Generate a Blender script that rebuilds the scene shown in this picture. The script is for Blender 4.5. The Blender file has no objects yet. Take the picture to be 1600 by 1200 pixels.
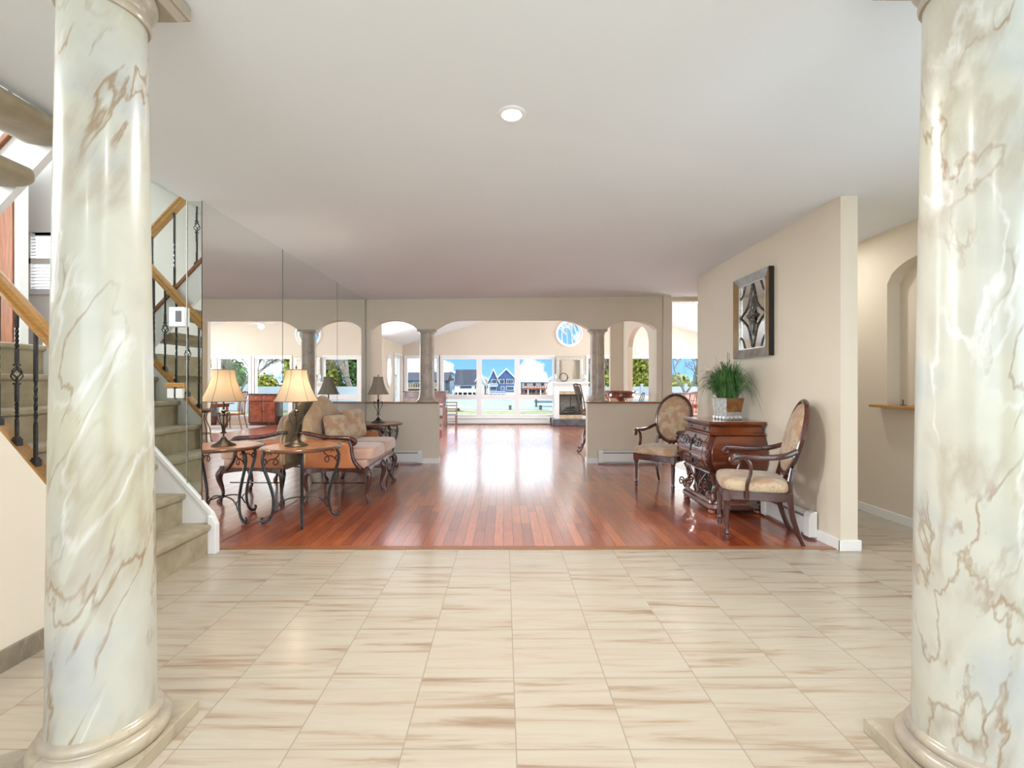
import bpy, bmesh, math, random
from mathutils import Vector, Matrix, noise as mnoise
R = math.radians
SC = bpy.context.scene
COL = SC.collection
random.seed(7)

# ------------------------------------------------------------------ camera
cam_d = bpy.data.cameras.new('camera'); cam = bpy.data.objects.new('camera', cam_d); COL.objects.link(cam)
cam_d.sensor_width = 36.0; cam_d.lens = 720.0 / 1600.0 * 36.0; cam_d.clip_start = 0.05; cam_d.clip_end = 400
cam.location = (0, 0, 1.31); cam.rotation_euler = (R(90), 0, 0); cam_d.shift_x = 13.0 / 1600.0
SC.camera = cam

# ------------------------------------------------------------------ world: pale blue sky with cumulus
W = bpy.data.worlds.new('sky'); SC.world = W; W.use_nodes = True
nt = W.node_tree; nt.nodes.clear(); N = nt.nodes.new; L = nt.links.new
wo = N('ShaderNodeOutputWorld'); bg = N('ShaderNodeBackground'); L(bg.outputs[0], wo.inputs[0])
tc = N('ShaderNodeTexCoord'); sp = N('ShaderNodeSeparateXYZ'); L(tc.outputs['Generated'], sp.inputs[0])
rp = N('ShaderNodeValToRGB'); L(sp.outputs['Z'], rp.inputs[0])
e = rp.color_ramp.elements
e[0].position = 0.0; e[0].color = (0.42, 0.66, 0.95, 1)
e[1].position = 0.02; e[1].color = (0.20, 0.45, 0.86, 1)
x = e.new(0.25); x.color = (0.15, 0.36, 0.80, 1)
x = e.new(0.6); x.color = (0.45, 0.62, 0.9, 1)
cloud = None
for (cx, cz, rad) in ((0.058, 0.022, 0.034), (-0.125, 0.030, 0.020), (-0.19, 0.035, 0.055), (0.25, 0.07, 0.10), (-0.5, 0.12, 0.2), (0.6, 0.1, 0.2), (-0.31, .03, .07)):
    sb = N('ShaderNodeVectorMath'); sb.operation = 'DISTANCE'
    sb.inputs[1].default_value = (cx, math.sqrt(1 - cx * cx - cz * cz), cz)
    L(tc.outputs['Generated'], sb.inputs[0])
    mr = N('ShaderNodeMath'); mr.operation = 'DIVIDE'; L(sb.outputs['Value'], mr.inputs[0]); mr.inputs[1].default_value = rad
    if cloud is None: cloud = mr
    else:
        mn = N('ShaderNodeMath'); mn.operation = 'MINIMUM'; L(cloud.outputs[0], mn.inputs[0]); L(mr.outputs[0], mn.inputs[1]); cloud = mn
nz = N('ShaderNodeTexNoise'); nz.inputs['Scale'].default_value = 45; nz.inputs['Detail'].default_value = 5; L(tc.outputs['Generated'], nz.inputs[0])
ad = N('ShaderNodeMath'); ad.operation = 'MULTIPLY_ADD'; L(nz.outputs[0], ad.inputs[0]); ad.inputs[1].default_value = 1.1; L(cloud.outputs[0], ad.inputs[2])
cr = N('ShaderNodeValToRGB'); L(ad.outputs[0], cr.inputs[0])
cr.color_ramp.elements[0].position = 0.0; cr.color_ramp.elements[0].color = (1, 1, 1, 1)
cm = N('ShaderNodeMapRange'); L(ad.outputs[0], cm.inputs[0]); cm.inputs[1].default_value = 1.25; cm.inputs[2].default_value = 1.55; cm.inputs[3].default_value = 1; cm.inputs[4].default_value = 0
mx = N('ShaderNodeMix'); mx.data_type = 'RGBA'; L(cm.outputs[0], mx.inputs[0]); L(rp.outputs[0], mx.inputs[6]); mx.inputs[7].default_value = (1.25, 1.28, 1.35, 1)
hz = N('ShaderNodeMapRange'); hz.interpolation_type = 'SMOOTHSTEP'; L(sp.outputs['Z'], hz.inputs[0]); hz.inputs[1].default_value = .115; hz.inputs[2].default_value = .19
mh = N('ShaderNodeMix'); mh.data_type = 'RGBA'; L(hz.outputs[0], mh.inputs[0]); L(mx.outputs[2], mh.inputs[6]); mh.inputs[7].default_value = (2.3, 2.3, 2.36, 1)   # bright white band added above direct view to whiten floor reflections
L(mh.outputs[2], bg.inputs[0]); bg.inputs[1].default_value = 1.3

# ------------------------------------------------------------------ sun
sd = bpy.data.lights.new('sun', 'SUN'); sd.energy = 1.3; sd.angle = R(0.6); sd.color = (1, .96, .9)
so = bpy.data.objects.new('sun', sd); COL.objects.link(so)
so.rotation_euler = Vector((-0.42, 0.62, -0.66)).to_track_quat('-Z', 'Y').to_euler()

# ------------------------------------------------------------------ fill lamps added outside made-up windows, all out of view
def area(name, loc, direction, sx, sy, power, color=(1, 1, 1)):
    d = bpy.data.lights.new(name, 'AREA'); d.shape = 'RECTANGLE'; d.size = sx; d.size_y = sy; d.energy = power; d.color = color
    o = bpy.data.objects.new(name, d); COL.objects.link(o); o.location = loc
    o.rotation_euler = Vector(direction).to_track_quat('-Z', 'Y').to_euler()
    return o
area('fill_dining_side', (7.45, 11.6, 1.35), (-1, 0, 0), 4.6, 2.2, 290, (.96, .98, 1))
area('fill_living_side', (-3.62, 10.7, 1.4), (1, 0, 0), 2.8, 2.0, 190, (.94, .97, 1))
area('fill_entry', (0.0, -3.35, 1.5), (0, 1, .32), 4.4, 2.3, 112, (.87, .94, 1))
area('fill_corridor', (3.95, 0.4, 1.5), (-1, 0, 0), 3.4, 2.1, 62, (.88, .95, 1))
area('fill_stairwell', (-7.05, 1.0, 3.3), (1, 0, -.05), 3.4, 2.6, 420, (.96, .98, 1))

VS = SC.view_settings
SC.display_settings.display_device = 'sRGB'
VS.view_transform = 'Standard'; VS.look = 'None'; VS.gamma = 1.0; VS.use_curve_mapping = False
VS.exposure = 0.34

# ------------------------------------------------------------------ materials
def mat_base(name):
    m = bpy.data.materials.new(name); m.use_nodes = True
    t = m.node_tree; b = t.nodes['Principled BSDF']
    return m, t, b
def link_noise(t, scale, detail=3, stretch=(1, 1, 1), dist=0.0, rot=(0, 0, 0)):
    c = t.nodes.new('ShaderNodeTexCoord'); mp = t.nodes.new('ShaderNodeMapping'); n = t.nodes.new('ShaderNodeTexNoise')
    mp.inputs['Scale'].default_value = stretch; mp.inputs['Rotation'].default_value = rot
    n.inputs['Scale'].default_value = scale; n.inputs['Detail'].default_value = detail; n.inputs['Distortion'].default_value = dist
    t.links.new(c.outputs['Object'], mp.inputs[0]); t.links.new(mp.outputs[0], n.inputs[0])
    return n
def ramp(t, src, stops):
    r = t.nodes.new('ShaderNodeValToRGB'); el = r.color_ramp.elements
    el[0].position = stops[0][0]; el[0].color = (*stops[0][1], 1); el[1].position = stops[1][0]; el[1].color = (*stops[1][1], 1)
    for p, c in stops[2:]: el.new(p).color = (*c, 1)
    t.links.new(src, r.inputs[0]); return r
def pm(name, c1, c2=None, rough=.5, metal=0, coat=0, scale=20, stretch=(1, 1, 1), bump=0, lo=.35, hi=.65, ior=1.5, emis=None, es=0, dist=0, sheen=0, rot=(0, 0, 0)):
    m, t, b = mat_base(name)
    b.inputs['Base Color'].default_value = (*c1, 1); b.inputs['Roughness'].default_value = rough; b.inputs['Metallic'].default_value = metal
    b.inputs['Coat Weight'].default_value = coat; b.inputs['Coat Roughness'].default_value = .08; b.inputs['IOR'].default_value = ior
    if sheen: b.inputs['Sheen Weight'].default_value = sheen
    if c2 is not None or bump:
        n = link_noise(t, scale, 4, stretch, dist, rot)
        if c2 is not None:
            r = ramp(t, n.outputs[0], [(lo, c1), (hi, c2)]); t.links.new(r.outputs[0], b.inputs['Base Color'])
        if bump:
            bp = t.nodes.new('ShaderNodeBump'); bp.inputs['Strength'].default_value = bump; bp.inputs['Distance'].default_value = .01
            t.links.new(n.outputs[0], bp.inputs['Height']); t.links.new(bp.outputs[0], b.inputs['Normal'])
    if emis: b.inputs['Emission Color'].default_value = (*emis, 1); b.inputs['Emission Strength'].default_value = es
    return m

M = {}
M['wall'] = pm('wall_paint', (.66, .585, .475), (.68, .605, .495), rough=.7, scale=1.2, bump=0)
M['white_wall'] = pm('white_wall_paint', (.80, .79, .77), rough=.7)
M['ceiling'] = pm('ceiling_paint', (.74, .775, .805), (.76, .795, .825), rough=.8, scale=.8)
M['white'] = pm('white_trim_paint', (.80, .79, .78), rough=.35)
M['heater'] = pm('white_enamel', (.76, .76, .74), rough=.3)
M['heater_dark'] = pm('heater_slot', (.20, .20, .20), rough=.6)
M['mirror'] = pm('mirror_silver', (.90, .92, .91), rough=.0, metal=1)
M['mirror_dark'] = pm('mirror_smoked', (.74, .77, .74), rough=.0, metal=1)
M['mirror_edge'] = pm('mirror_edge', (.10, .14, .13), rough=.3)
M['oak'] = pm('oak_wood', (.40, .19, .045), (.52, .27, .075), rough=.35, scale=9, stretch=(1, 12, 12), coat=.3)
M['oak_dark'] = pm('dark_oak_wood', (.22, .075, .025), (.32, .12, .04), rough=.35, scale=9, stretch=(12, 12, 1), coat=.3)
M['door_wood'] = pm('door_wood', (.20, .055, .018), (.36, .12, .035), rough=.3, scale=6, stretch=(9, 9, .6), coat=.4)
M['iron'] = pm('black_iron', (.012, .012, .016), (.03, .03, .035), rough=.32, metal=.3, scale=40, coat=.3)
M['bronze'] = pm('dark_bronze', (.035, .028, .02), (.08, .06, .035), rough=.35, metal=.6, scale=30)
M['carpet'] = pm('khaki_carpet', (.27, .215, .125), (.36, .295, .185), rough=.95, scale=9, sheen=.3, bump=.25)
M['mahogany'] = pm('mahogany', (.03, .005, .004), (.08, .013, .008), rough=.22, scale=7, stretch=(1, 1, .4), coat=.7)
M['chest_wood'] = pm('chest_wood', (.07, .012, .004), (.21, .046, .009), rough=.22, scale=3.2, coat=.8, lo=.3, hi=.7)
M['chest_front'] = pm('chest_front_wood', (.05, .014, .010), (.12, .035, .022), rough=.16, scale=4, coat=1, ior=1.8)
M['table_wood'] = pm('table_top_wood', (.30, .10, .03), (.44, .19, .07), rough=.3, scale=6, coat=.3)
M['table_edge'] = pm('table_edge_wood', (.09, .03, .012), (.17, .06, .02), rough=.25, scale=6, coat=.6)
M['leather'] = pm('tan_leather', (.36, .12, .04), (.46, .17, .06), rough=.42, scale=4, coat=.15, bump=.05)
M['leather_glare'] = pm('mauve_leather_glare', (.46, .27, .20), (.56, .36, .28), rough=.8, scale=5, sheen=.6)  # pink glare on the leather seat put into its colour
M['brown_cloth'] = pm('brown_cloth', (.16, .07, .035), (.24, .11, .06), rough=.7, scale=8)
M['steel'] = pm('brushed_steel', (.45, .45, .45), rough=.3, metal=1)
M['slate'] = pm('dark_slate', (.07, .075, .085), (.12, .125, .135), rough=.25, scale=5)
M['tan_marble'] = pm('tan_marble', (.45, .33, .20), (.60, .47, .32), rough=.2, scale=6)
M['firebox'] = pm('firebox_brick', (.25, .22, .20), (.36, .32, .29), rough=.8, scale=10)
M['ash'] = pm('charred_log', (.05, .045, .045), (.16, .14, .13), rough=.9, scale=18)
M['silver'] = pm('silver_leaf', (.55, .55, .53), (.75, .75, .73), rough=.3, metal=.6, scale=30)
M['piano'] = pm('piano_wood', (.17, .085, .075), (.24, .13, .115), rough=.25, scale=5, coat=.6)
M['magenta'] = pm('magenta_velvet', (.42, .06, .16), (.52, .10, .22), rough=.8, scale=7, sheen=.5)
M['cherry'] = pm('cherry_wood', (.16, .03, .014), (.28, .065, .03), rough=.2, scale=5, coat=.8)
M['chair_wood'] = pm('dining_chair_wood', (.16, .05, .025), (.26, .09, .04), rough=.3, scale=7, coat=.4)
M['cream_cloth'] = pm('cream_cloth', (.68, .62, .52), rough=.8)
M['rug'] = pm('pale_rug', (.45, .42, .40), (.58, .55, .52), rough=.95, scale=14)
M['art_gold'] = pm('antique_gold_wood', (.16, .085, .018), (.30, .17, .04), rough=.35, scale=7, coat=.3, lo=.3, hi=.7)
M['art_grey'] = pm('pewter_wood', (.17, .145, .125), (.28, .25, .23), rough=.25, scale=9, coat=.4)
M['pewter'] = pm('pewter_metal', (.07, .065, .06), (.2, .19, .17), rough=.3, metal=.8, scale=30)
M['pot_silver'] = pm('embossed_silver_pot', (.40, .39, .37), (.62, .61, .59), rough=.45, scale=26, bump=.9, metal=.2)
M['pot_rust'] = pm('rust_gold_pot', (.22, .07, .02), (.38, .20, .05), rough=.4, scale=9, bump=.1)
M['grass_blade'] = pm('grass_blade', (.025, .09, .022), (.09, .22, .05), rough=.45, scale=14)
M['soil'] = pm('soil', (.03, .02, .012), rough=.95)
M['plastic'] = pm('white_plastic', (.82, .82, .80), rough=.35)
M['screen'] = pm('grey_lcd', (.16, .16, .17), rough=.15)
M['brass'] = pm('brass', (.62, .48, .22), rough=.35, metal=.7)
M['orange'] = pm('orange_petals', (.75, .27, .02), rough=.6)
M['trim_can'] = pm('light_trim', (.85, .85, .84), rough=.3)
M['bulb'] = pm('lit_bulb', (1, 1, 1), emis=(1, .97, .92), es=9)
M['fanlight'] = pm('lit_fan_globe', (1, 1, 1), emis=(1, .75, .5), es=2.5)
M['water'] = pm('water', (.13, .34, .37), (.20, .42, .44), rough=.3, ior=1.10, scale=1.5, stretch=(.4, 1, 1), bump=.35)
M['lawn'] = pm('lawn', (.13, .17, .08), (.22, .25, .13), rough=.95, scale=3)
M['sand'] = pm('sand', (.36, .33, .28), (.44, .40, .34), rough=.95, scale=3)
M['pile'] = pm('weathered_timber', (.05, .048, .04), (.10, .09, .075), rough=.9, scale=8)
M['dock'] = pm('dock_boards', (.10, .12, .16), (.16, .18, .22), rough=.9, scale=6)
M['h_white'] = pm('white_siding', (.48, .48, .49), rough=.7)
M['h_blue'] = pm('blue_siding', (.035, .075, .21), rough=.7)
M['h_light'] = pm('pale_blue_siding', (.17, .28, .42), rough=.7)
M['h_teal'] = pm('grey_teal_siding', (.08, .13, .17), rough=.7)
M['h_roof'] = pm('dark_shingle', (.022, .026, .045), (.04, .045, .07), rough=.9, scale=4)
M['h_roof2'] = pm('pale_shingle', (.38, .41, .45), rough=.9)
M['h_red'] = pm('redwood_deck', (.20, .05, .025), (.28, .08, .04), rough=.8, scale=2)
M['h_brown'] = pm('brown_siding', (.22, .12, .11), rough=.8)
M['h_tan'] = pm('tan_deck', (.32, .20, .09), rough=.8)
M['h_glass'] = pm('house_window_glass', (.035, .05, .09), rough=.15)
M['fence'] = pm('white_vinyl', (.38, .45, .55), rough=.5)
M['bark'] = pm('grey_bark', (.13, .11, .09), (.25, .22, .19), rough=.95, scale=12)
M['bark_pale'] = pm('pale_bark', (.55, .50, .45), (.72, .68, .64), rough=.95, scale=12)
M['leaf_green'] = pm('green_leaves', (.03, .10, .02), (.12, .22, .04), rough=.6, scale=1.2)
M['leaf_yellow'] = pm('yellow_green_leaves', (.14, .19, .02), (.32, .33, .04), rough=.6, scale=1.2)
M['black'] = pm('black_shade_and_edge', (.01, .01, .012), rough=.6)  # paints the shade in gaps; also the real dark frame edge

def fabric(name, ground, g2, pattern, scale):
    m, t, b = mat_base(name)
    n = link_noise(t, scale, 2, (1, 1, 1), 1.6)
    band = t.nodes.new('ShaderNodeMath'); band.operation = 'PINGPONG'; band.inputs[1].default_value = .12
    t.links.new(n.outputs[0], band.inputs[0])
    sub = t.nodes.new('ShaderNodeMapRange'); sub.inputs[1].default_value = .0; sub.inputs[2].default_value = .045; sub.inputs[3].default_value = 1; sub.inputs[4].default_value = 0
    t.links.new(band.outputs[0], sub.inputs[0])
    n2 = link_noise(t, scale * .6, 2); r2 = ramp(t, n2.outputs[0], [(.45, ground), (.56, g2)])
    msk = link_noise(t, scale * .45, 1); mr = ramp(t, msk.outputs[0], [(.38, (0, 0, 0)), (.56, (1, 1, 1))])
    mul = t.nodes.new('ShaderNodeMath'); mul.operation = 'MULTIPLY'; t.links.new(sub.outputs[0], mul.inputs[0]); t.links.new(mr.outputs[0], mul.inputs[1])
    mm = t.nodes.new('ShaderNodeMath'); mm.operation = 'MULTIPLY'; mm.inputs[1].default_value = .7; t.links.new(mul.outputs[0], mm.inputs[0])
    mx = t.nodes.new('ShaderNodeMix'); mx.data_type = 'RGBA'
    t.links.new(mm.outputs[0], mx.inputs[0]); t.links.new(r2.outputs[0], mx.inputs[6]); mx.inputs[7].default_value = (*pattern, 1)
    t.links.new(mx.outputs[2], b.inputs['Base Color']); b.inputs['Roughness'].default_value = .65; b.inputs['Sheen Weight'].default_value = .3
    return m
M['floral'] = fabric('cream_floral_brocade', (.50, .38, .25), (.42, .25, .14), (.20, .13, .09), 17)
M['sofa_floral'] = fabric('tan_floral_brocade', (.47, .32, .18), (.40, .25, .13), (.56, .43, .29), 9)

def shade_mat(name, col, trans, glow, gs):
    m, t, b = mat_base(name)
    b.inputs['Base Color'].default_value = (*col, 1); b.inputs['Roughness'].default_value = .8
    tr = t.nodes.new('ShaderNodeBsdfTranslucent'); tr.inputs[0].default_value = (*col, 1)
    mx = t.nodes.new('ShaderNodeMixShader'); mx.inputs[0].default_value = trans
    t.links.new(b.outputs[0], mx.inputs[1]); t.links.new(tr.outputs[0], mx.inputs[2])
    t.links.new(mx.outputs[0], t.nodes['Material Output'].inputs[0])
    return m
M['shade'] = shade_mat('cream_lamp_shade', (.82, .70, .54), .5, None, 0)
M['shade_grey'] = shade_mat('taupe_lamp_shade', (.36, .30, .235), .2, None, 0)

def glass_mat():
    m, t, b = mat_base('window_glass')
    tr = t.nodes.new('ShaderNodeBsdfTransparent'); tr.inputs[0].default_value = (.96, .98, .98, 1)
    gl = t.nodes.new('ShaderNodeBsdfGlossy'); gl.inputs['Roughness'].default_value = 0
    lw = t.nodes.new('ShaderNodeLayerWeight'); lw.inputs[0].default_value = .5
    fp = t.nodes.new('ShaderNodeMath'); fp.operation = 'POWER'; fp.inputs[1].default_value = 5; t.links.new(lw.outputs['Facing'], fp.inputs[0])
    fr = t.nodes.new('ShaderNodeMath'); fr.operation = 'MULTIPLY_ADD'; fr.inputs[1].default_value = .6; fr.inputs[2].default_value = .006; t.links.new(fp.outputs[0], fr.inputs[0])
    mx = t.nodes.new('ShaderNodeMixShader'); t.links.new(fr.outputs[0], mx.inputs[0])
    t.links.new(tr.outputs[0], mx.inputs[1]); t.links.new(gl.outputs[0], mx.inputs[2])
    t.links.new(mx.outputs[0], t.nodes['Material Output'].inputs[0]); return m
M['glass'] = glass_mat()

def tile_mat():
    m, t, b = mat_base('travertine_tile'); nn = t.nodes.new; ll = t.links.new
    c = nn('ShaderNodeTexCoord'); s = nn('ShaderNodeSeparateXYZ'); ll(c.outputs['Object'], s.inputs[0])
    def math_(op, a, bv=None, cv=None):
        q = nn('ShaderNodeMath'); q.operation = op
        for i, v in enumerate((a, bv, cv)):
            if v is None: continue
            if isinstance(v, (int, float)): q.inputs[i].default_value = v
            else: ll(v, q.inputs[i])
        return q.outputs[0]
    u = math_('DIVIDE', math_('SUBTRACT', s.outputs['X'], .045), .407)
    v = math_('DIVIDE', math_('SUBTRACT', s.outputs['Y'], 3.264), .403)
    iu, iv = math_('FLOOR', u), math_('FLOOR', v)
    fu, fv = math_('FRACT', u), math_('FRACT', v)
    eu = math_('MINIMUM', fu, math_('SUBTRACT', 1.0, fu)); ev = math_('MINIMUM', fv, math_('SUBTRACT', 1.0, fv))
    edge = math_('MINIMUM', eu, ev)
    gm = nn('ShaderNodeMapRange'); gm.inputs[1].default_value = .0035; gm.inputs[2].default_value = .0075; ll(edge, gm.inputs[0])
    cmb = nn('ShaderNodeCombineXYZ'); ll(iu, cmb.inputs[0]); ll(iv, cmb.inputs[1])
    wn = nn('ShaderNodeTexWhiteNoise'); ll(cmb.outputs[0], wn.inputs['Vector'])
    sc = nn('ShaderNodeVectorMath'); sc.operation = 'SCALE'; ll(wn.outputs['Color'], sc.inputs[0]); sc.inputs['Scale'].default_value = 40
    mp = nn('ShaderNodeVectorMath'); mp.operation = 'MULTIPLY'; ll(c.outputs['Object'], mp.inputs[0]); mp.inputs[1].default_value = (.8, 11, 1)
    av = nn('ShaderNodeVectorMath'); av.operation = 'ADD'; ll(mp.outputs[0], av.inputs[0]); ll(sc.outputs[0], av.inputs[1])
    n1 = nn('ShaderNodeTexNoise'); n1.inputs['Scale'].default_value = 1.5; n1.inputs['Detail'].default_value = 6; n1.inputs['Roughness'].default_value = .58; n1.inputs['Distortion'].default_value = .6
    ll(av.outputs[0], n1.inputs[0])
    r1 = ramp(t, n1.outputs[0], [(.28, (.27, .185, .125)), (.37, (.35, .27, .195)), (.44, (.43, .36, .28)), (.58, (.455, .40, .32)), (.72, (.40, .335, .255))])
    mv = nn('ShaderNodeMix'); mv.data_type = 'RGBA'; ll(gm.outputs[0], mv.inputs[0]); mv.inputs[6].default_value = (.30, .25, .20, 1); ll(r1.outputs[0], mv.inputs[7])
    ll(mv.outputs[2], b.inputs['Base Color'])
    b.inputs['Roughness'].default_value = .20; b.inputs['IOR'].default_value = 1.55
    nb = nn('ShaderNodeTexNoise'); nb.inputs['Scale'].default_value = 2.2; ll(c.outputs['Object'], nb.inputs[0])
    hb = math_('ADD', math_('MULTIPLY', gm.outputs[0], .35), math_('MULTIPLY', nb.outputs[0], .5))
    bp = nn('ShaderNodeBump'); bp.inputs['Strength'].default_value = .22; bp.inputs['Distance'].default_value = .006; ll(hb, bp.inputs['Height']); ll(bp.outputs[0], b.inputs['Normal'])
    return m
M['tile'] = tile_mat()

def plank_mat():
    m, t, b = mat_base('cherry_plank_floor'); nn = t.nodes.new; ll = t.links.new
    c = nn('ShaderNodeTexCoord'); s = nn('ShaderNodeSeparateXYZ'); ll(c.outputs['Object'], s.inputs[0])
    cb = nn('ShaderNodeCombineXYZ'); ll(s.outputs['Y'], cb.inputs[0]); ll(s.outputs['X'], cb.inputs[1])
    br = nn('ShaderNodeTexBrick'); ll(cb.outputs[0], br.inputs['Vector'])
    br.offset = .37; br.offset_frequency = 3; br.squash = 1
    br.inputs['Scale'].default_value = 1; br.inputs['Brick Width'].default_value = .62; br.inputs['Row Height'].default_value = .083
    br.inputs['Mortar Size'].default_value = .0028; br.inputs['Mortar Smooth'].default_value = .1; br.inputs['Bias'].default_value = -.1
    br.inputs['Color1'].default_value = (.27, .036, .008, 1); br.inputs['Color2'].default_value = (.58, .125, .026, 1); br.inputs['Mortar'].default_value = (.05, .01, .006, 1)
    g = nn('ShaderNodeTexNoise'); g.inputs['Scale'].default_value = 9; g.inputs['Detail'].default_value = 5
    mp = nn('ShaderNodeMapping'); mp.inputs['Scale'].default_value = (6, .5, 1); ll(c.outputs['Object'], mp.inputs[0]); ll(mp.outputs[0], g.inputs[0])
    gr = ramp(t, g.outputs[0], [(.3, (.72, .72, .72)), (.7, (1.15, 1.15, 1.15))])
    mu = nn('ShaderNodeMix'); mu.data_type = 'RGBA'; mu.blend_type = 'MULTIPLY'; mu.inputs[0].default_value = 1; ll(br.outputs['Color'], mu.inputs[6]); ll(gr.outputs[0], mu.inputs[7])
    ll(mu.outputs[2], b.inputs['Base Color'])
    b.inputs['Roughness'].default_value = .3; b.inputs['IOR'].default_value = 1.45
    b.inputs['Coat Weight'].default_value = 1; b.inputs['Coat Roughness'].default_value = .17; b.inputs['Coat IOR'].default_value = 3.2
    sub = nn('ShaderNodeMath'); sub.operation = 'MULTIPLY'; sub.inputs[1].default_value = -1; ll(br.outputs['Fac'], sub.inputs[0])
    # each board sits at a slightly different height and tilt
    bc = nn('ShaderNodeRGBToBW'); ll(br.outputs['Color'], bc.inputs[0])
    a = nn('ShaderNodeMath'); a.operation = 'MULTIPLY_ADD'; ll(bc.outputs[0], a.inputs[0]); a.inputs[1].default_value = 4; ll(sub.outputs[0], a.inputs[2])
    bp = nn('ShaderNodeBump'); bp.inputs['Strength'].default_value = .5; bp.inputs['Distance'].default_value = .003; ll(a.outputs[0], bp.inputs['Height']); ll(bp.outputs[0], b.inputs['Normal']); ll(bp.outputs[0], b.inputs['Coat Normal'])
    return m
M['planks'] = plank_mat()

def marble_mat(name, base, base2, vein, scale=1.0, rough=.3, amount=1.0):
    m, t, b = mat_base(name); nn = t.nodes.new; ll = t.links.new
    c = nn('ShaderNodeTexCoord')
    n0 = nn('ShaderNodeTexNoise'); n0.inputs['Scale'].default_value = 3.2 * scale; n0.inputs['Detail'].default_value = 4; ll(c.outputs['Object'], n0.inputs[0])
    r0 = ramp(t, n0.outputs[0], [(.32, base2), (.5, base), (.68, tuple(x * .86 + .01 for x in base))])
    n0b = nn('ShaderNodeTexNoise'); n0b.inputs['Scale'].default_value = 1.5 * scale; n0b.inputs['Detail'].default_value = 2
    mpb = nn('ShaderNodeMapping'); mpb.inputs['Location'].default_value = (3, 1, 7); ll(c.outputs['Object'], mpb.inputs[0]); ll(mpb.outputs[0], n0b.inputs[0])
    yel = ramp(t, n0b.outputs[0], [(.44, (0, 0, 0)), (.7, (.55, .55, .55))])
    my = nn('ShaderNodeMix'); my.data_type = 'RGBA'; ll(yel.outputs[0], my.inputs[0]); ll(r0.outputs[0], my.inputs[6]); my.inputs[7].default_value = (base[0] * .92, base[1] * .86, base[2] * .62, 1)
    cur = my.outputs[2]
    lean = Vector((.36 * 1, .22, 1)).normalized().rotation_difference(Vector((0, 0, 1))).to_euler()
    for k, (sc_, wd, st, off, colr) in enumerate(((1.9, .010, .8, 0, vein), (2.8, .014, .6, 11, vein), (1.6, .012, .5, 23, (.68, .68, .67)), (2.3, .045, .34, 37, vein))):
        mr_ = nn('ShaderNodeMapping'); mr_.inputs['Rotation'].default_value = lean
        mp = nn('ShaderNodeMapping'); mp.inputs['Scale'].default_value = (1.8, 1.8, .30); mp.inputs['Location'].default_value = (off, off * .7, off * .3)
        ll(c.outputs['Object'], mr_.inputs[0]); ll(mr_.outputs[0], mp.inputs[0])
        n = nn('ShaderNodeTexNoise'); n.inputs['Scale'].default_value = sc_ * scale * 1.5; n.inputs['Detail'].default_value = 5; n.inputs['Roughness'].default_value = .5; n.inputs['Distortion'].default_value = .05
        ll(mp.outputs[0], n.inputs[0])
        a = nn('ShaderNodeMath'); a.operation = 'SUBTRACT'; ll(n.outputs[0], a.inputs[0]); a.inputs[1].default_value = .5
        ab = nn('ShaderNodeMath'); ab.operation = 'ABSOLUTE'; ll(a.outputs[0], ab.inputs[0])
        mr = nn('ShaderNodeMapRange'); ll(ab.outputs[0], mr.inputs[0]); mr.inputs[1].default_value = wd * .15; mr.inputs[2].default_value = wd * 1.6; mr.inputs[3].default_value = st * amount; mr.inputs[4].default_value = 0
        mk = nn('ShaderNodeTexNoise'); mk.inputs['Scale'].default_value = 2.3 * scale; mk.inputs['Detail'].default_value = 2
        mp2 = nn('ShaderNodeMapping'); mp2.inputs['Location'].default_value = (off + 5, 2, off); ll(c.outputs['Object'], mp2.inputs[0]); ll(mp2.outputs[0], mk.inputs[0])
        mkr = ramp(t, mk.outputs[0], [(.50, (0, 0, 0)), (.60, (1, 1, 1))])
        mu = nn('ShaderNodeMath'); mu.operation = 'MULTIPLY'; ll(mr.outputs[0], mu.inputs[0]); ll(mkr.outputs[0], mu.inputs[1])
        mx = nn('ShaderNodeMix'); mx.data_type = 'RGBA'; ll(mu.outputs[0], mx.inputs[0]); ll(cur, mx.inputs[6]); mx.inputs[7].default_value = (*colr, 1)
        cur = mx.outputs[2]
    ll(cur, b.inputs['Base Color']); b.inputs['Roughness'].default_value = rough
    b.inputs['Coat Weight'].default_value = .25; b.inputs['Coat Roughness'].default_value = .15
    return m
M['marble'] = marble_mat('painted_marble', (.475, .465, .40), (.39, .40, .385), (.24, .15, .075))
M['marble_base'] = marble_mat('painted_marble_base', (.42, .36, .28), (.30, .265, .23), (.20, .14, .09), 1.3, .28, .4)
M['marble_small'] = marble_mat('painted_marble_taupe', (.46, .39, .33), (.38, .32, .28), (.22, .16, .12), 1.6, .4)
M['stone_base'] = marble_mat('painted_stone_baseboard', (.23, .19, .13), (.17, .14, .10), (.10, .07, .05), 2.0, .5, .3)

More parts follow.
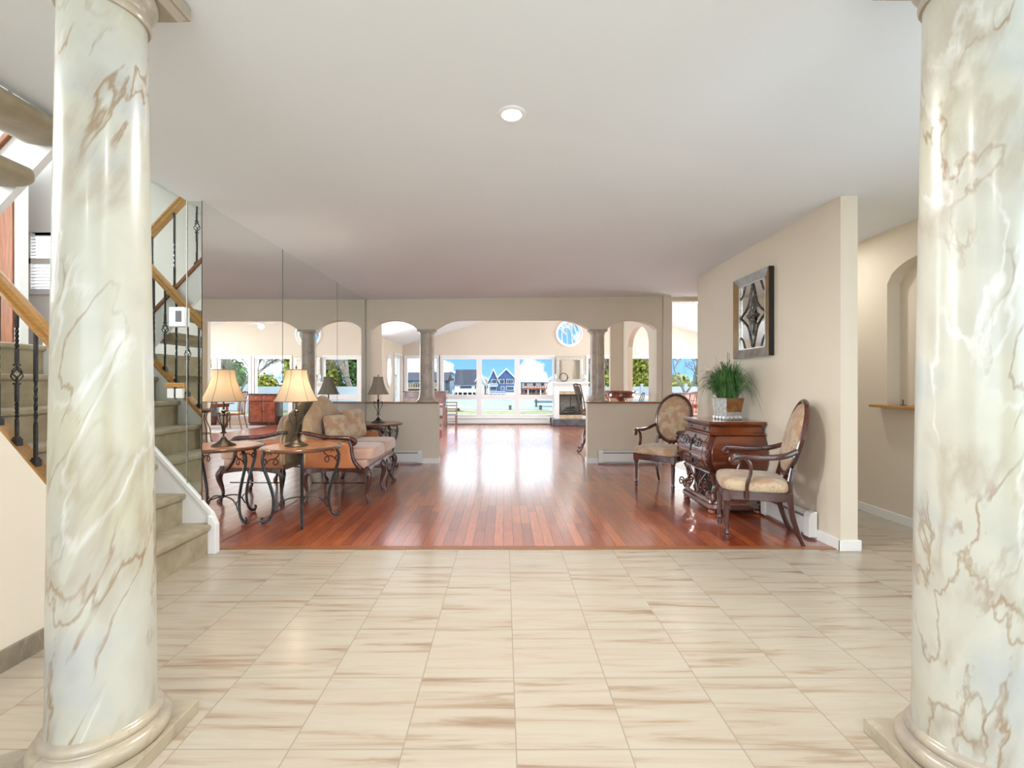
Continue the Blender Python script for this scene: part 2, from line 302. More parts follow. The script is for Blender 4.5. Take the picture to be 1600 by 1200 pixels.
# ------------------------------------------------------------------ mesh building
class MB:
    def __init__(s): s.bm = bmesh.new()
    def box(s, x0, y0, z0, x1, y1, z1, mat=None):
        vs = [s.bm.verts.new(p) for p in ((x0, y0, z0), (x1, y0, z0), (x1, y1, z0), (x0, y1, z0), (x0, y0, z1), (x1, y0, z1), (x1, y1, z1), (x0, y1, z1))]
        if mat is not None:
            for v in vs: v.co = mat @ v.co
        for f in ((0, 3, 2, 1), (4, 5, 6, 7), (0, 1, 5, 4), (1, 2, 6, 5), (2, 3, 7, 6), (3, 0, 4, 7)): s.bm.faces.new([vs[i] for i in f])
        return s
    def hexa(s, pts):
        vs = [s.bm.verts.new(p) for p in pts]
        for f in ((0, 3, 2, 1), (4, 5, 6, 7), (0, 1, 5, 4), (1, 2, 6, 5), (2, 3, 7, 6), (3, 0, 4, 7)): s.bm.faces.new([vs[i] for i in f])
        return s
    def prism(s, pts, axis, a, b):
        """outline pts (2D) in the plane across `axis`, extruded from a to b"""
        def p3(u, v, w): return {'x': (w, u, v), 'y': (u, w, v), 'z': (u, v, w)}[axis]
        va = [s.bm.verts.new(p3(u, v, a)) for u, v in pts]; vb = [s.bm.verts.new(p3(u, v, b)) for u, v in pts]
        n = len(pts); s.bm.faces.new(va[::-1]); s.bm.faces.new(vb)
        for i in range(n): s.bm.faces.new((va[i], va[(i + 1) % n], vb[(i + 1) % n], vb[i]))
        return s
    def loft(s, rings, close=True, cap=True):
        R_ = [[s.bm.verts.new(p) for p in r] for r in rings]; n = len(rings[0])
        for a, b in zip(R_, R_[1:]):
            for i in range(n if close else n - 1): s.bm.faces.new((a[i], a[(i + 1) % n], b[(i + 1) % n], b[i]))
        if cap: s.bm.faces.new(R_[0][::-1]); s.bm.faces.new(R_[-1])
        return s
    def lathe(s, prof, c=(0, 0, 0), seg=32, cap=True, mat=None):
        rings = []
        for r, z in prof: rings.append([Vector((c[0] + r * math.cos(2 * math.pi * i / seg), c[1] + r * math.sin(2 * math.pi * i / seg), c[2] + z)) for i in range(seg)])
        if mat is not None: rings = [[mat @ p for p in r] for r in rings]
        return s.loft(rings, True, cap)
    def tube(s, pts, rad, seg=8, smooth=True, flat=1.0, twist=0):
        pts = [Vector(p) for p in pts]
        if not hasattr(rad, '__len__'): rad = [rad] * len(pts)
        if smooth and len(pts) > 2: pts, rad = catmull(pts, rad, 5)
        n = len(pts); prev = None; rings = []
        for i, p in enumerate(pts):
            t = (pts[min(i + 1, n - 1)] - pts[max(i - 1, 0)])
            if t.length < 1e-9: t = Vector((0, 0, 1))
            t.normalize()
            if prev is None:
                prev = Vector((1, 0, 0)) if abs(t.x) < .9 else Vector((0, 1, 0))
            u = (prev - t * prev.dot(t))
            if u.length < 1e-6: u = t.orthogonal()
            u.normalize(); w = t.cross(u); prev = u
            a0 = twist * i
            rings.append([p + u * rad[i] * math.cos(2 * math.pi * k / seg + a0) + w * rad[i] * flat * math.sin(2 * math.pi * k / seg + a0) for k in range(seg)])
        return s.loft(rings)
    def ball(s, c, r, seg=12, sz=1.0):
        prof = [(max(r * math.sin(math.pi * i / (seg // 2)), 1e-4), -r * sz * math.cos(math.pi * i / (seg // 2))) for i in range(seg // 2 + 1)]
        return s.lathe(prof, c, seg)
    def dome(s, outline, t_front, t_back, frame, k=5, hole=None):
        """closed outline (2D), domed on both sides; frame = (origin, u, v, w) vectors"""
        o, u, v, w = [Vector(q) for q in frame]
        n = len(outline); cx = sum(p[0] for p in outline) / n; cy = sum(p[1] for p in outline) / n
        rings = []
        def ring(f, h): return [o + u * (cx + (p[0] - cx) * f) + v * (cy + (p[1] - cy) * f) + w * h for p in outline]
        fs = [math.sin(math.pi / 2 * (i + .15) / (k + .15)) for i in range(k)]
        for f in fs: rings.append(ring(f, -t_back * math.sqrt(max(0, 1 - f ** 4)) if f < 1 else 0))
        rings.append(ring(1, 0))
        for f in fs[::-1]: rings.append(ring(f, t_front * math.sqrt(max(0, 1 - f ** 4))))
        return s.loft(rings)
    def build(s, name, m, parent=None, smooth=False, bevel=0, loc=None, auto=38):
        bm = s.bm
        bmesh.ops.recalc_face_normals(bm, faces=bm.faces[:])
        if bevel:
            es = [ed for ed in bm.edges if len(ed.link_faces) == 2 and ed.calc_face_angle(0) > R(30)]
            bmesh.ops.bevel(bm, geom=es, offset=bevel, segments=2, affect='EDGES', profile=.6, clamp_overlap=True)
        if smooth:
            for f in bm.faces: f.smooth = True
            for ed in bm.edges:
                if len(ed.link_faces) == 2 and ed.calc_face_angle(0) > R(auto): ed.smooth = False
        me = bpy.data.meshes.new(name); bm.to_mesh(me); bm.free()
        ms = m if isinstance(m, (list, tuple)) else [m]
        for q in ms: me.materials.append(M[q])
        o = bpy.data.objects.new(name, me); COL.objects.link(o)
        if parent is not None: o.parent = parent
        if loc is not None: o.location = loc
        return o
def catmull(pts, rad, sub):
    P = [pts[0] * 2 - pts[1]] + pts + [pts[-1] * 2 - pts[-2]]; Rr = [rad[0]] + list(rad) + [rad[-1]]
    op, orr = [], []
    for i in range(1, len(P) - 2):
        for k in range(sub):
            t = k / sub
            a, b, c, d = P[i - 1], P[i], P[i + 1], P[i + 2]
            op.append(.5 * ((2 * b) + (c - a) * t + (2 * a - 5 * b + 4 * c - d) * t * t + (3 * b - a - 3 * c + d) * t ** 3))
            orr.append(Rr[i] + (Rr[i + 1] - Rr[i]) * t)
    op.append(pts[-1]); orr.append(rad[-1]); return op, orr
def tag(o, label, cat, group=None):
    o['label'] = label; o['category'] = cat; o['kind'] = 'thing'
    if group: o['group'] = group
    return o
def thing(name, label, cat, loc=(0, 0, 0), rz=0, group=None):
    o = bpy.data.objects.new(name, None); o.empty_display_size = .1; COL.objects.link(o); o.location = loc; o.rotation_euler = (0, 0, rz)
    return tag(o, label, cat, group)
def struct(o, label=None, cat=None):
    o['kind'] = 'structure'
    if label: o['label'] = label
    if cat: o['category'] = cat
    return o
def copy_tree(o, parent=None):
    c = o.copy(); COL.objects.link(c)
    if parent is not None: c.parent = parent; c.matrix_parent_inverse = o.matrix_parent_inverse
    for ch in [q for q in SC.objects if q.parent == o]: copy_tree(ch, c)
    return c
def ellipse(a, b, n=32, cx=0, cy=0, power=2.0):
    out = []
    for i in range(n):
        t = 2 * math.pi * i / n; c, s_ = math.cos(t), math.sin(t)
        out.append((cx + a * math.copysign(abs(c) ** (2 / power), c), cy + b * math.copysign(abs(s_) ** (2 / power), s_)))
    return out
def ceil_z(x, y): return 2.76 + .011 * x - .008 * (y - 3.6) + max(0, 3.56 - y) * .02
# ------------------------------------------------------------------ room shell
YB = 15.0                                   # window wall of the living room
XM = -2.33                                  # mirrored wall
def vault_z(x): return min(2.53 + .2895 * (x + 3.4), 4.14 - .283 * (x - 2.15))
struct(MB().box(-6.9, -3.4, -.2, 3.84, 3.656, 0).build('floor', 'tile'))
o = MB(); o.box(-3.5, 3.656, -.2, 2.72, 7.7, 0).box(-3.5, 7.7, -.2, 7.3, YB + .15, 0); struct(o.build('floor_wood', 'planks'))
struct(MB().box(2.72, 3.656, -.2, 3.84, 7.7, 0).build('floor_corridor', 'tile'))
struct(MB().box(-2.3, 3.645, 0, 2.8, 3.715, .006).build('trim_1', 'oak_dark', bevel=.002))

def ceil_slab(name, x0, x1, y0, y1):
    z = ceil_z
    return struct(MB().hexa([(x0, y0, z(x0, y0)), (x1, y0, z(x1, y0)), (x1, y1, z(x1, y1)), (x0, y1, z(x0, y1)),
                             (x0, y0, 3.02), (x1, y0, 3.02), (x1, y1, 3.02), (x0, y1, 3.02)]).build(name, 'ceiling'))
ceil_slab('ceiling', -2.46, 7.3, -3.4, 3.56)
ceil_slab('ceiling_far', -2.46, 7.3, 3.56, 7.72)
struct(MB().box(-6.9, -3.4, 5.2, -2.4, 5.4, 5.35).build('ceiling_stairwell', 'ceiling'))
# vaulted living room ceiling
def slope(name, x0, x1):
    za, zb = (2.53 + .2895 * (x0 + 3.4), 2.53 + .2895 * (x1 + 3.4)) if x1 < 2.2 else (4.14 - .283 * (x0 - 2.15), 4.14 - .283 * (x1 - 2.15))
    struct(MB().hexa([(x0, 7.6, za), (x1, 7.6, zb), (x1, YB + .15, zb), (x0, YB + .15, za), (x0, 7.6, za + .15), (x1, 7.6, zb + .15), (x1, YB + .15, zb + .15), (x0, YB + .15, za + .15)]).build(name, 'ceiling'))
slope('ceiling_vault_left', -3.5, 2.15); slope('ceiling_vault_right', 2.15, 7.4)
struct(MB().prism([(-3.4, 2.70), (7.3, 2.70), (7.3, 2.74), (2.15, 4.2), (-3.4, 2.75)], 'y', 7.723, 7.83).build('wall_gable', 'wall'))

# header with three arches over the half walls
def arc(xa, za, xb, zb, rise, n=14):
    out = []
    for i in range(n + 1):
        t = i / n; out.append((xa + (xb - xa) * t, za + (zb - za) * t + rise * (1 - (2 * t - 1) ** 2) ** .8))
    return out
def quarter(xa, za, xb, zb, n=10, flip=False):
    out = []
    for i in range(n + 1):
        t = i / n * math.pi / 2
        if not flip: out.append((xa + (xb - xa) * (1 - math.cos(t)), za + (zb - za) * math.sin(t)))
        else: out.append((xa + (xb - xa) * math.sin(t), zb + (za - zb) * math.cos(t)))
    return out
def quart_ang(xa, za, xb, zb, n=10):       # shallow curve that leaves (xa,za) at about 40 degrees and ends level at (xb,zb)
    return [(xa + (xb - xa) * (i / n), zb - (zb - za) * (1 - i / n) ** 2) for i in range(n + 1)]
ol = [(XM, 1.0), (-2.198, 1.0)] + arc(-2.198, 2.225, -1.43, 2.215, .145) + quart_ang(-1.125, 2.215, -.70, 2.372)
ol += [(p[0], p[1]) for p in reversed(quart_ang(1.42, 2.215, .92, 2.376))] + arc(1.71, 2.215, 2.525, 2.215, .155) + [(2.525, 1.0), (2.62, 1.0), (2.62, 2.80), (XM, 2.80)]
struct(MB().prism(ol, 'y', 7.607, 7.775).build('wall_header', 'wall'))
struct(MB().box(2.62, 7.54, 0, 2.742, 7.80, 2.80).build('wall_pier', 'wall'))
struct(MB().box(XM, 7.61, 0, -1.08, 7.775, .992).build('wall_half_left', 'wall'))
struct(MB().box(1.384, 7.61, 0, 2.62, 7.775, .992).build('wall_half_right', 'wall'))
struct(MB().box(XM, 7.585, .990, -1.062, 7.80, 1.014).build('trim_2', 'oak_dark', bevel=.004))
struct(MB().box(1.366, 7.585, .990, 2.62, 7.80, 1.014).build('trim_3', 'oak_dark', bevel=.004))
def base(name, x0, y0, x1, y1, h=.085, t=.016):
    struct(MB().box(min(x0, x1), min(y0, y1), 0, max(x0, x1), max(y0, y1), h).build(name, 'white', bevel=.003))
base('baseboard_half_left', XM, 7.594, -1.078, 7.61); base('baseboard_half_left_end', -1.08, 7.594, -1.066, 7.775)
base('baseboard_half_right', 1.37, 7.594, 2.62, 7.61); base('baseboard_half_right_end', 1.37, 7.61, 1.384, 7.775)

# wall behind the long mirror, continuing past the half wall
struct(MB().box(-2.47, 3.60, 0, XM - .03, 7.60, 2.80).build('wall_left', 'wall'))
struct(MB().box(-2.47, 7.60, 0, -2.285, 8.64, 2.80).build('wall_left_far', 'wall'))
struct(MB().box(-3.4, 8.56, 0, -2.47, 8.64, 2.9).build('wall_left_return', 'wall'))
o = MB()
for y0, y1, z0, z1 in ((8.64, 9.3, 0, 2.6), (12.1, 13.86, 0, 2.6), (9.3, 12.1, 0, .35), (9.3, 12.1, 2.3, 2.6), (13.86, 14.80, 0, .25), (13.86, 14.80, 2.2, 2.6), (14.80, 15.0, 0, 2.6)): o.box(-3.45, y0, z0, -3.29, y1, z1)
struct(o.build('wall_living_left', 'wall'))
# right partition
struct(MB().box(2.65, 3.625, 0, 2.785, 6.30, 2.85).build('wall_right', 'wall'))
base('baseboard_right', 2.634, 3.61, 2.65, 6.3); base('baseboard_right_end', 2.634, 3.607, 2.803, 3.625); base('baseboard_right_back', 2.785, 3.61, 2.80, 6.3)

# corridor wall with an arched niche
o = MB(); xa, xb = 3.72, 3.86
o.box(xa, -3.4, 0, xb, -1.4, 2.9); o.box(xa, -1.4, 0, xb, 2.2, .45); o.box(xa, -1.4, 2.55, xb, 2.2, 2.9); o.box(xa, 2.2, 0, xb, 3.70, 2.9)
o.box(xa, 3.70, 0, xb, 4.47, 1.09); o.box(xa, 4.47, 0, xb, 7.8, 2.9); o.box(xa + .125, 3.69, 1.05, xb + .06, 4.48, 2.6)
o.prism([(3.70, 2.9), (3.70, 2.28)] + [(3.70 + .77 * i / 14, 2.28 + .19 * (1 - (2 * i / 14 - 1) ** 2) ** .6) for i in range(1, 14)] + [(4.47, 2.28), (4.47, 2.9)], 'x', xa, xb)
struct(o.build('wall_corridor', 'wall'))
base('baseboard_corridor', 3.704, 2.2, 3.72, 7.8)
struct(MB().box(3.60, 3.62, 1.085, 3.845, 4.55, 1.11).build('trim_4', 'oak', bevel=.006))
# arched dining wall beyond the pier
o = MB(); xa, xb = 2.742, 2.85; ya, yb = 8.72, 10.18
o.box(xa, 7.80, 0, xb, ya, 4.0); o.box(xa, ya, 0, xb, yb, .9); o.box(xa, yb, 0, xb, 10.55, 4.0)
o.prism([(ya, 4.0), (ya, 2.13)] + [(ya + (yb - ya) * i / 16, 2.13 + .36 * (1 - (2 * i / 16 - 1) ** 2) ** .55) for i in range(1, 16)] + [(yb, 2.13), (yb, 4.0)], 'x', xa, xb)
o.box(2.44, 10.551, 0, 2.85, 10.66, 4.1)
struct(o.build('wall_arched', 'wall'))
# window wall
WIN = [(-3.20, -2.12, .2, 2.2, 'single'), (-2.04, 1.68, .18, 2.2, 'triple'), (2.70, 3.95, .18, 2.2, 'double'), (4.10, 5.20, .18, 2.2, 'double'), (5.33, 6.42, .18, 2.2, 'double')]
o = MB(); xs = -3.45
for (a, b, z0, z1, k) in WIN:
    o.box(xs, YB, 0, a, YB + .15, 2.2); o.box(a, YB, 0, b, YB + .15, z0); xs = b
o.box(xs, YB, 0, 7.35, YB + .15, 2.2)
rc, rz_, rr = 2.125, 2.956, .375
def upper(xl, xr, side):
    out = [(xl, 2.2), (xr, 2.2)]
    cx = rc
    half = [(cx + side * rr * math.sin(math.pi * i / 20), rz_ - rr * math.cos(math.pi * i / 20)) for i in range(21)]
    return half
lo = [(-3.45, 2.2), (rc, 2.2)] + upper(0, 0, -1) + [(rc, vault_z(rc) + .05), (-3.45, vault_z(-3.4) + .05)]
hi = [(7.35, 2.2), (7.35, 2.72), (rc, vault_z(rc) + .05)] + [p for p in reversed(upper(0, 0, 1))] + [(rc, 2.2)]
o.prism(lo, 'y', YB, YB + .15); o.prism(hi, 'y', YB, YB + .15)
struct(o.build('wall_back', 'wall'))
# dining side wall with an added window band for fill light, and the hall walls behind the camera
o = MB()
for y0, y1, z0, z1 in ((7.6, 9.2, 0, 2.9), (9.2, 14.0, 0, .25), (9.2, 14.0, 2.4, 2.9), (14.0, 15.0, 0, 2.9)): o.box(7.2, y0, z0, 7.35, y1, z1)
struct(o.build('wall_dining_side', 'wall'))
struct(MB().box(3.86, 7.6, 0, 7.35, 7.72, 2.85).build('wall_dining_front', 'wall'))
o = MB()
for x0, x1, z0, z1 in ((-6.9, -2.3, 0, 5.3), (-2.3, 2.3, 2.65, 3.0), (2.3, 3.84, 0, 3.0), (-2.3, 2.3, 0, .25)): o.box(x0, -3.4, z0, x1, -3.25, z1)
struct(o.build('wall_entry', 'wall'))
o = MB()
for y0, y1, z0, z1 in ((-3.4, -.8, 0, 5.3), (-.8, 2.8, 0, 2.0), (-.8, 2.8, 4.6, 5.3), (2.8, 5.4, 0, 5.3)): o.box(-6.95, y0, z0, -6.8, y1, z1)
struct(o.build('wall_stairwell_left', 'white_wall'))
struct(MB().box(-2.47, -3.3, 3.021, -2.40, 3.60, 5.3).build('wall_upper_guard', 'white_wall'))
struct(MB().box(-3.42, 3.60, 0, -2.47, 3.68, 5.25).build('wall_stair', 'white_wall'))
struct(MB().box(-2.47, 3.60, 2.80, -2.3, 3.68, 5.25).build('wall_stair_upper', 'white_wall'))
struct(MB().box(-3.42, 3.68, 0, -3.34, 5.3, 5.25).build('wall_landing_right', 'white_wall'))
# landing end wall with a shuttered window
o = MB(); wx0, wx1, wz0, wz1 = -5.40, -4.85, 2.38, 3.02
for x0, x1, z0, z1 in ((-6.9, wx0, 0, 5.3), (wx0, wx1, 0, wz0), (wx0, wx1, wz1, 5.3), (wx1, -3.42, 0, 5.3)): o.box(x0, 5.2, z0, x1, 5.32, z1)
struct(o.build('wall_landing', 'white_wall'))
# low wing wall beside the foot of the stairs
o = MB(); o.prism([(.9, 0), (2.69, 0), (2.69, .27), (2.10, 1.09), (1.55, 1.85), (.9, 2.74)], 'x', -2.36, -2.29)
struct(o.build('wall_stair_wing', 'wall'))
struct(MB().box(-2.29, .9, 0, -2.272, 2.69, .098).build('baseboard_wing', 'stone_base', bevel=.003))

# ------------------------------------------------------------------ windows
def pane(name, parent, x0, x1, z0, z1, y, t=.006):
    MB().box(x0, y, z0, x1, y + t, z1).build(name, 'glass', parent)
def win_frame(parent, x0, x1, z0, z1, w=.05, rail=None, y=YB, wt=None):
    m = MB(); d0, d1 = y + .01, y + .10
    m.box(x0, d0, z0, x0 + w, d1, z1); m.box(x1 - w, d0, z0, x1, d1, z1); m.box(x0 + w, d0, z1 - (wt or w), x1 - w, d1, z1); m.box(x0 + w, d0, z0, x1 - w, d1, z0 + w * 1.3)
    if rail: m.box(x0 + w, d0, rail[0], x1 - w, d1, rail[1])
    m.build('window_frame', 'white', parent, bevel=.004)
wn = 0
def window(x0, x1, z0, z1, rail=None, w=.05, glassw=.05):
    global wn; wn += 1
    r = bpy.data.objects.new('window_%d' % wn, None); COL.objects.link(r); r['kind'] = 'structure'; r.location = ((x0 + x1) / 2, YB, z0)
    def off(o): o.location = (-(x0 + x1) / 2, -YB, -z0)
    m = MB(); d0, d1 = YB + .01, YB + .10
    m.box(x0, d0, z0, x0 + w, d1, z1); m.box(x1 - w, d0, z0, x1, d1, z1); m.box(x0 + w, d0, z1 - w, x1 - w, d1, z1); m.box(x0 + w, d0, z0, x1 - w, d1, z0 + w * 1.6)
    if rail: m.box(x0 + w, d0, rail[0], x1 - w, d1, rail[1])
    off(m.build('window_frame', 'white', r))
    if rail:
        a = MB().box(x0 + w, YB + .05, rail[1], x1 - w, YB + .056, z1 - w).build('window_pane', 'glass', r); off(a)
        a = MB().box(x0 + w, YB + .05, z0 + w * 1.6, x1 - w, YB + .056, rail[0]).build('window_pane', 'glass', r); off(a)
    else:
        a = MB().box(x0 + w, YB + .05, z0 + w * 1.6, x1 - w, YB + .056, z1 - w).build('window_pane', 'glass', r); off(a)
window(-3.20, -2.12, .2, 2.2, None, .06)
for a, b in ((-2.04, -.80), (-.80, .44), (.44, 1.68)): window(a, b, .18, 2.2, (.81, .955), .085)
for (a, b, z0, z1, k) in WIN[2:]: window(a, b, z0, z1, (.81, .93), .06)
# casings around the openings
def casing(name, x0, x1, z0, z1, w=.07):
    m = MB(); y0, y1 = YB - .018, YB + .012
    m.box(x0 - w, y0, z0 - w, x0, y1, z1 + w); m.box(x1, y0, z0 - w, x1 + w, y1, z1 + w); m.box(x0, y0, z1, x1, y1, z1 + w); m.box(x0, y0, z0 - w, x1, y1, z0)
    struct(m.build(name, 'white'))
casing('trim_5', -3.19, -2.12, .2, 2.19, .05); casing('trim_6', -2.04, 1.60, .27, 2.19, .06)
casing('trim_7', 2.74, 3.95, .27, 2.19, .06); casing('trim_8', 4.10, 5.20, .27, 2.19, .05); casing('trim_9', 5.33, 6.42, .27, 2.19, .05)
# round window
wn += 1; r = bpy.data.objects.new('window_%d' % wn, None); COL.objects.link(r); r['kind'] = 'structure'; r.location = (rc, YB, rz_)
rg = []
for (rad, y) in ((rr + .07, 0), (rr + .07, -.03), (rr + .03, -.045), (rr - .02, -.02), (rr - .02, .1), (rr + .0, .1)):
    rg.append([Vector((rad * math.cos(2 * math.pi * i / 48), y, rad * math.sin(2 * math.pi * i / 48))) for i in range(48)])
MB().loft(rg + [rg[0]], True, False).build('window_frame', 'white', r, smooth=True)
MB().loft([[Vector((rr * math.cos(2 * math.pi * i / 48), y, rr * math.sin(2 * math.pi * i / 48))) for i in range(48)] for y in (.05, .056)]).build('window_pane', 'glass', r)
# living side windows (in the wall along Y)
def side_window(x, y0, y1, z0, z1, mull=0, w=.05, m_='white'):
    global wn; wn += 1
    r = bpy.data.objects.new('window_%d' % wn, None); COL.objects.link(r); r['kind'] = 'structure'; r.location = (x, (y0 + y1) / 2, z0)
    l = (y1 - y0) / 2; h = z1 - z0
    m = MB(); m.box(-.04, -l, 0, .04, -l + w, h); m.box(-.04, l - w, 0, .04, l, h); m.box(-.04, -l + w, h - w, .04, l - w, h); m.box(-.04, -l + w, 0, .04, l - w, w)
    for k in range(mull):
        yy = -l + (k + 1) * 2 * l / (mull + 1); m.box(-.035, yy - w / 2, w, .035, yy + w / 2, h - w)
    m.build('window_frame', m_, r); MB().box(-.003, -l + w, w, .003, l - w, h - w).build('window_pane', 'glass', r)
side_window(-3.36, 13.86, 14.80, .25, 2.2, 0, .07); side_window(-3.38, 9.3, 12.1, .35, 2.3, 2); side_window(7.27, 9.2, 14.0, .25, 2.4, 3)  # last two are unseen windows added to let fill light in
side_window(3.79, -1.4, 2.2, .45, 2.55, 2); side_window(-6.87, -.8, 2.8, 2.0, 4.6, 2)  # both unseen, made up to pass the corridor and stairwell fill
m = MB()
m.box(-3.286, 13.80, .19, -3.262, 13.86, 2.26); m.box(-3.286, 14.80, .19, -3.262, 14.86, 2.26); m.box(-3.286, 13.86, 2.2, -3.262, 14.80, 2.26); m.box(-3.286, 13.86, .19, -3.262, 14.80, .25)
struct(m.build('trim_10', 'white'))
# made-up entry doors and sidelights behind the camera, passing the entry fill
wn += 1; r = bpy.data.objects.new('window_%d' % wn, None); COL.objects.link(r); r['kind'] = 'structure'; r.location = (0, -3.32, .25)
m = MB()
for xx in (-2.3, -1.2, -.05, 1.1, 2.2): m.box(xx, -.04, 0, xx + .1, .04, 2.4)
m.box(-2.3, -.04, 2.3, 2.3, .04, 2.4); m.box(-2.3, -.04, 0, 2.3, .04, .1); m.build('window_frame', 'white', r); MB().box(-2.25, -.003, .05, 2.25, .003, 2.35).build('window_pane', 'glass', r)
# landing window with shutters
wn += 1; r = bpy.data.objects.new('window_%d' % wn, None); COL.objects.link(r); r['kind'] = 'structure'; r.location = (wx0, 5.2, wz0)
w_, h_ = wx1 - wx0, wz1 - wz0
m = MB(); m.box(-.06, -.02, -.06, 0, .1, h_ + .06); m.box(w_, -.02, -.06, w_ + .06, .1, h_ + .06); m.box(0, -.02, h_, w_, .1, h_ + .06); m.box(0, -.02, -.06, w_, .1, 0); m.box(0, .0, .29, w_, .05, .35); m.box(0, 0, 0, .06, .05, h_)
m.build('window_frame', 'white', r)
m = MB()
for k in range(17):
    z = .02 + k * .036
    if .26 < z < .36: continue
    m.hexa([(.06, .01, z), (w_, .01, z), (w_, .04, z + .012), (.06, .04, z + .012), (.06, .01, z + .008), (w_, .01, z + .008), (w_, .04, z + .02), (.06, .04, z + .02)])
m.build('shutter_slats', 'white', r); MB().box(0, .07, 0, w_, .075, h_).build('window_pane', 'glass', r)
# dark wood door standing open on the landing
wn_d = bpy.data.objects.new('door_1', None); COL.objects.link(wn_d); wn_d['kind'] = 'structure'; wn_d.location = (-5.02, 4.72, 1.64)
MB().box(-.95, 0, 0, -.36, .05, 2.05).build('door_panel', 'door_wood', wn_d, bevel=.004)
MB().box(-.30, .02, 0, -.215, .12, 2.1).build('door_jamb', 'oak_dark', wn_d, bevel=.004)
MB().box(-.20, .02, 0, -.035, .12, 2.12).build('door_casing', 'door_wood', wn_d, bevel=.006)
MB().box(-.025, .03, 0, .03, .12, 2.2).build('door_trim', 'white', wn_d, bevel=.004)
MB().box(-.36, .04, 0, -.30, .06, 2.05).build('door_gap_shade', 'black', wn_d)  # black strip standing in for shade between door and jamb
for z in (.34, 1.27): MB().box(-.385, -.012, z, -.275, .02, z + .10).build('door_hinge', 'brass', wn_d, bevel=.01)

# ------------------------------------------------------------------ mirrored walls
edges = [(3.58, 4.84), (4.845, 6.35), (6.355, 7.0), (7.005, 7.585)]
edges = [(3.585, 4.845), (4.85, 6.36), (6.365, 7.59)]
names = ['tall mirror panel behind the lit lamp at the near end of the mirrored wall', 'middle mirror panel of the mirrored wall behind the settee', 'mirror panel at the far end of the mirrored wall, reaching the half wall']
def mx_at(y): return -2.345 + .0175 * (y - 3.585)
for (a, b), lab in zip(edges, names):
    r = thing('mirror_panel', lab, 'mirror', (mx_at(a), a, .0), 0, 'mirror panels on the left wall')
    xa_, xb_ = 0.0, mx_at(b) - mx_at(a); h = ceil_z(-2.3, (a + b) / 2) + .03
    MB().hexa([(xa_ - .005, 0, .004), (xa_, 0, .004), (xb_, b - a, .004), (xb_ - .005, b - a, .004), (xa_ - .005, 0, h), (xa_, 0, h), (xb_, b - a, h), (xb_ - .005, b - a, h)]).build('mirror_glass', 'mirror', r)
    MB().box(-.006, b - a - .006, .004, .0015, b - a + .0, h, Matrix.Translation((xb_, 0, 0))).build('mirror_edge', 'mirror_edge', r)
zt = 2.735
for (x0, x1, lab) in ((-3.30, -2.465, 'greenish mirror panel above the stair skirt, reflecting the balustrade'), (-2.46, XM - .016, 'narrow mirror strip at the corner where the stair wall meets the mirrored wall')):
    r = thing('mirror_panel', lab, 'mirror', (x0, 3.594, 0), 0, 'mirror panels above the stairs')
    def sk(x): return .30 + (XM + .05 - x) * 1.1
    MB().prism([(0, sk(x0)), (x1 - x0, sk(x1)), (x1 - x0, zt if x0 > -2.47 else 4.9), (0, zt if x0 > -2.47 else 4.9)], 'y', -.006, 0).build('mirror_glass', 'mirror_dark', r)
    MB().box(x1 - x0 - .004, -.009, sk(x1), x1 - x0 + .001, .001, zt).build('mirror_edge', 'silver', r)
# ------------------------------------------------------------------ painted marble columns
def big_column(label, x, y, group):
    t = thing('marble_column', label, 'column', (x, y, 0), 0, group)
    MB().box(-.2035, -.2035, 0, .2035, .2035, .052).build('plinth', 'marble_base', t, bevel=.004)
    MB().lathe([(.150, .052), (.188, .053), (.197, .066), (.199, .080), (.196, .094), (.186, .105), (.172, .108), (.170, .112), (.174, .120), (.174, .130), (.168, .140), (.160, .142), (.155, .146), (.150, .15)], seg=64).build('base_moulding', 'marble_base', t, smooth=True, auto=50)
    prof = [(.1545, .145), (.153, .2)]
    for i in range(13):
        z = .3 + i * 2.25 / 12; prof.append((.1525 - .029 * ((z - .2) / 2.4) ** 1.25, z))
    prof += [(.1235, 2.60), (.124, 2.62)]
    MB().lathe(prof, seg=64).build('shaft', 'marble', t, smooth=True)
    MB().lathe([(.120, 2.60), (.132, 2.602), (.137, 2.612), (.137, 2.622), (.130, 2.632), (.126, 2.636), (.126, 2.648), (.138, 2.66), (.150, 2.675), (.156, 2.69), (.155, 2.705), (.14, 2.715)], seg=64).build('capital_moulding', 'marble_base', t, smooth=True, auto=50)
    MB().hexa([(-.155, -.155, 2.715), (.155, -.155, 2.715), (.155, .155, 2.715), (-.155, .155, 2.715), (-.175, -.175, 2.740), (.175, -.175, 2.740), (.175, .175, 2.740), (-.175, .175, 2.740)]).box(-.185, -.185, 2.740, .185, .185, 2.79).build('abacus', 'marble_base', t, bevel=.003)
    return t
big_column('tall cream painted marble column with square plinth beside the staircase', -1.42, 1.637, 'painted marble columns in the entrance hall')
big_column('tall cream painted marble column with brown veins beside the corridor', 1.56, 1.535, 'painted marble columns in the entrance hall')
def small_column(label, x):
    t = thing('marble_column', label, 'column', (x, 7.692, 1.014), 0, 'short columns on the half walls')
    MB().lathe([(.178, 0), (.178, .022), (.165, .028), (.150, .045), (.135, .075), (.127, .12), (.124, .16), (.120, .20)], seg=40).build('base_moulding', 'marble_small', t, smooth=True)
    MB().lathe([(.122, .17), (.121, .5), (.118, .8), (.115, 1.10), (.118, 1.135)], seg=40).build('shaft', 'marble_small', t, smooth=True)
    MB().lathe([(.116, 1.115), (.122, 1.13), (.132, 1.15), (.140, 1.16), (.140, 1.168)], seg=40).build('capital_moulding', 'marble_small', t, smooth=True)
    MB().box(-.155, -.084, 1.168, .155, .083, 1.2).build('abacus', 'marble_small', t, bevel=.004)
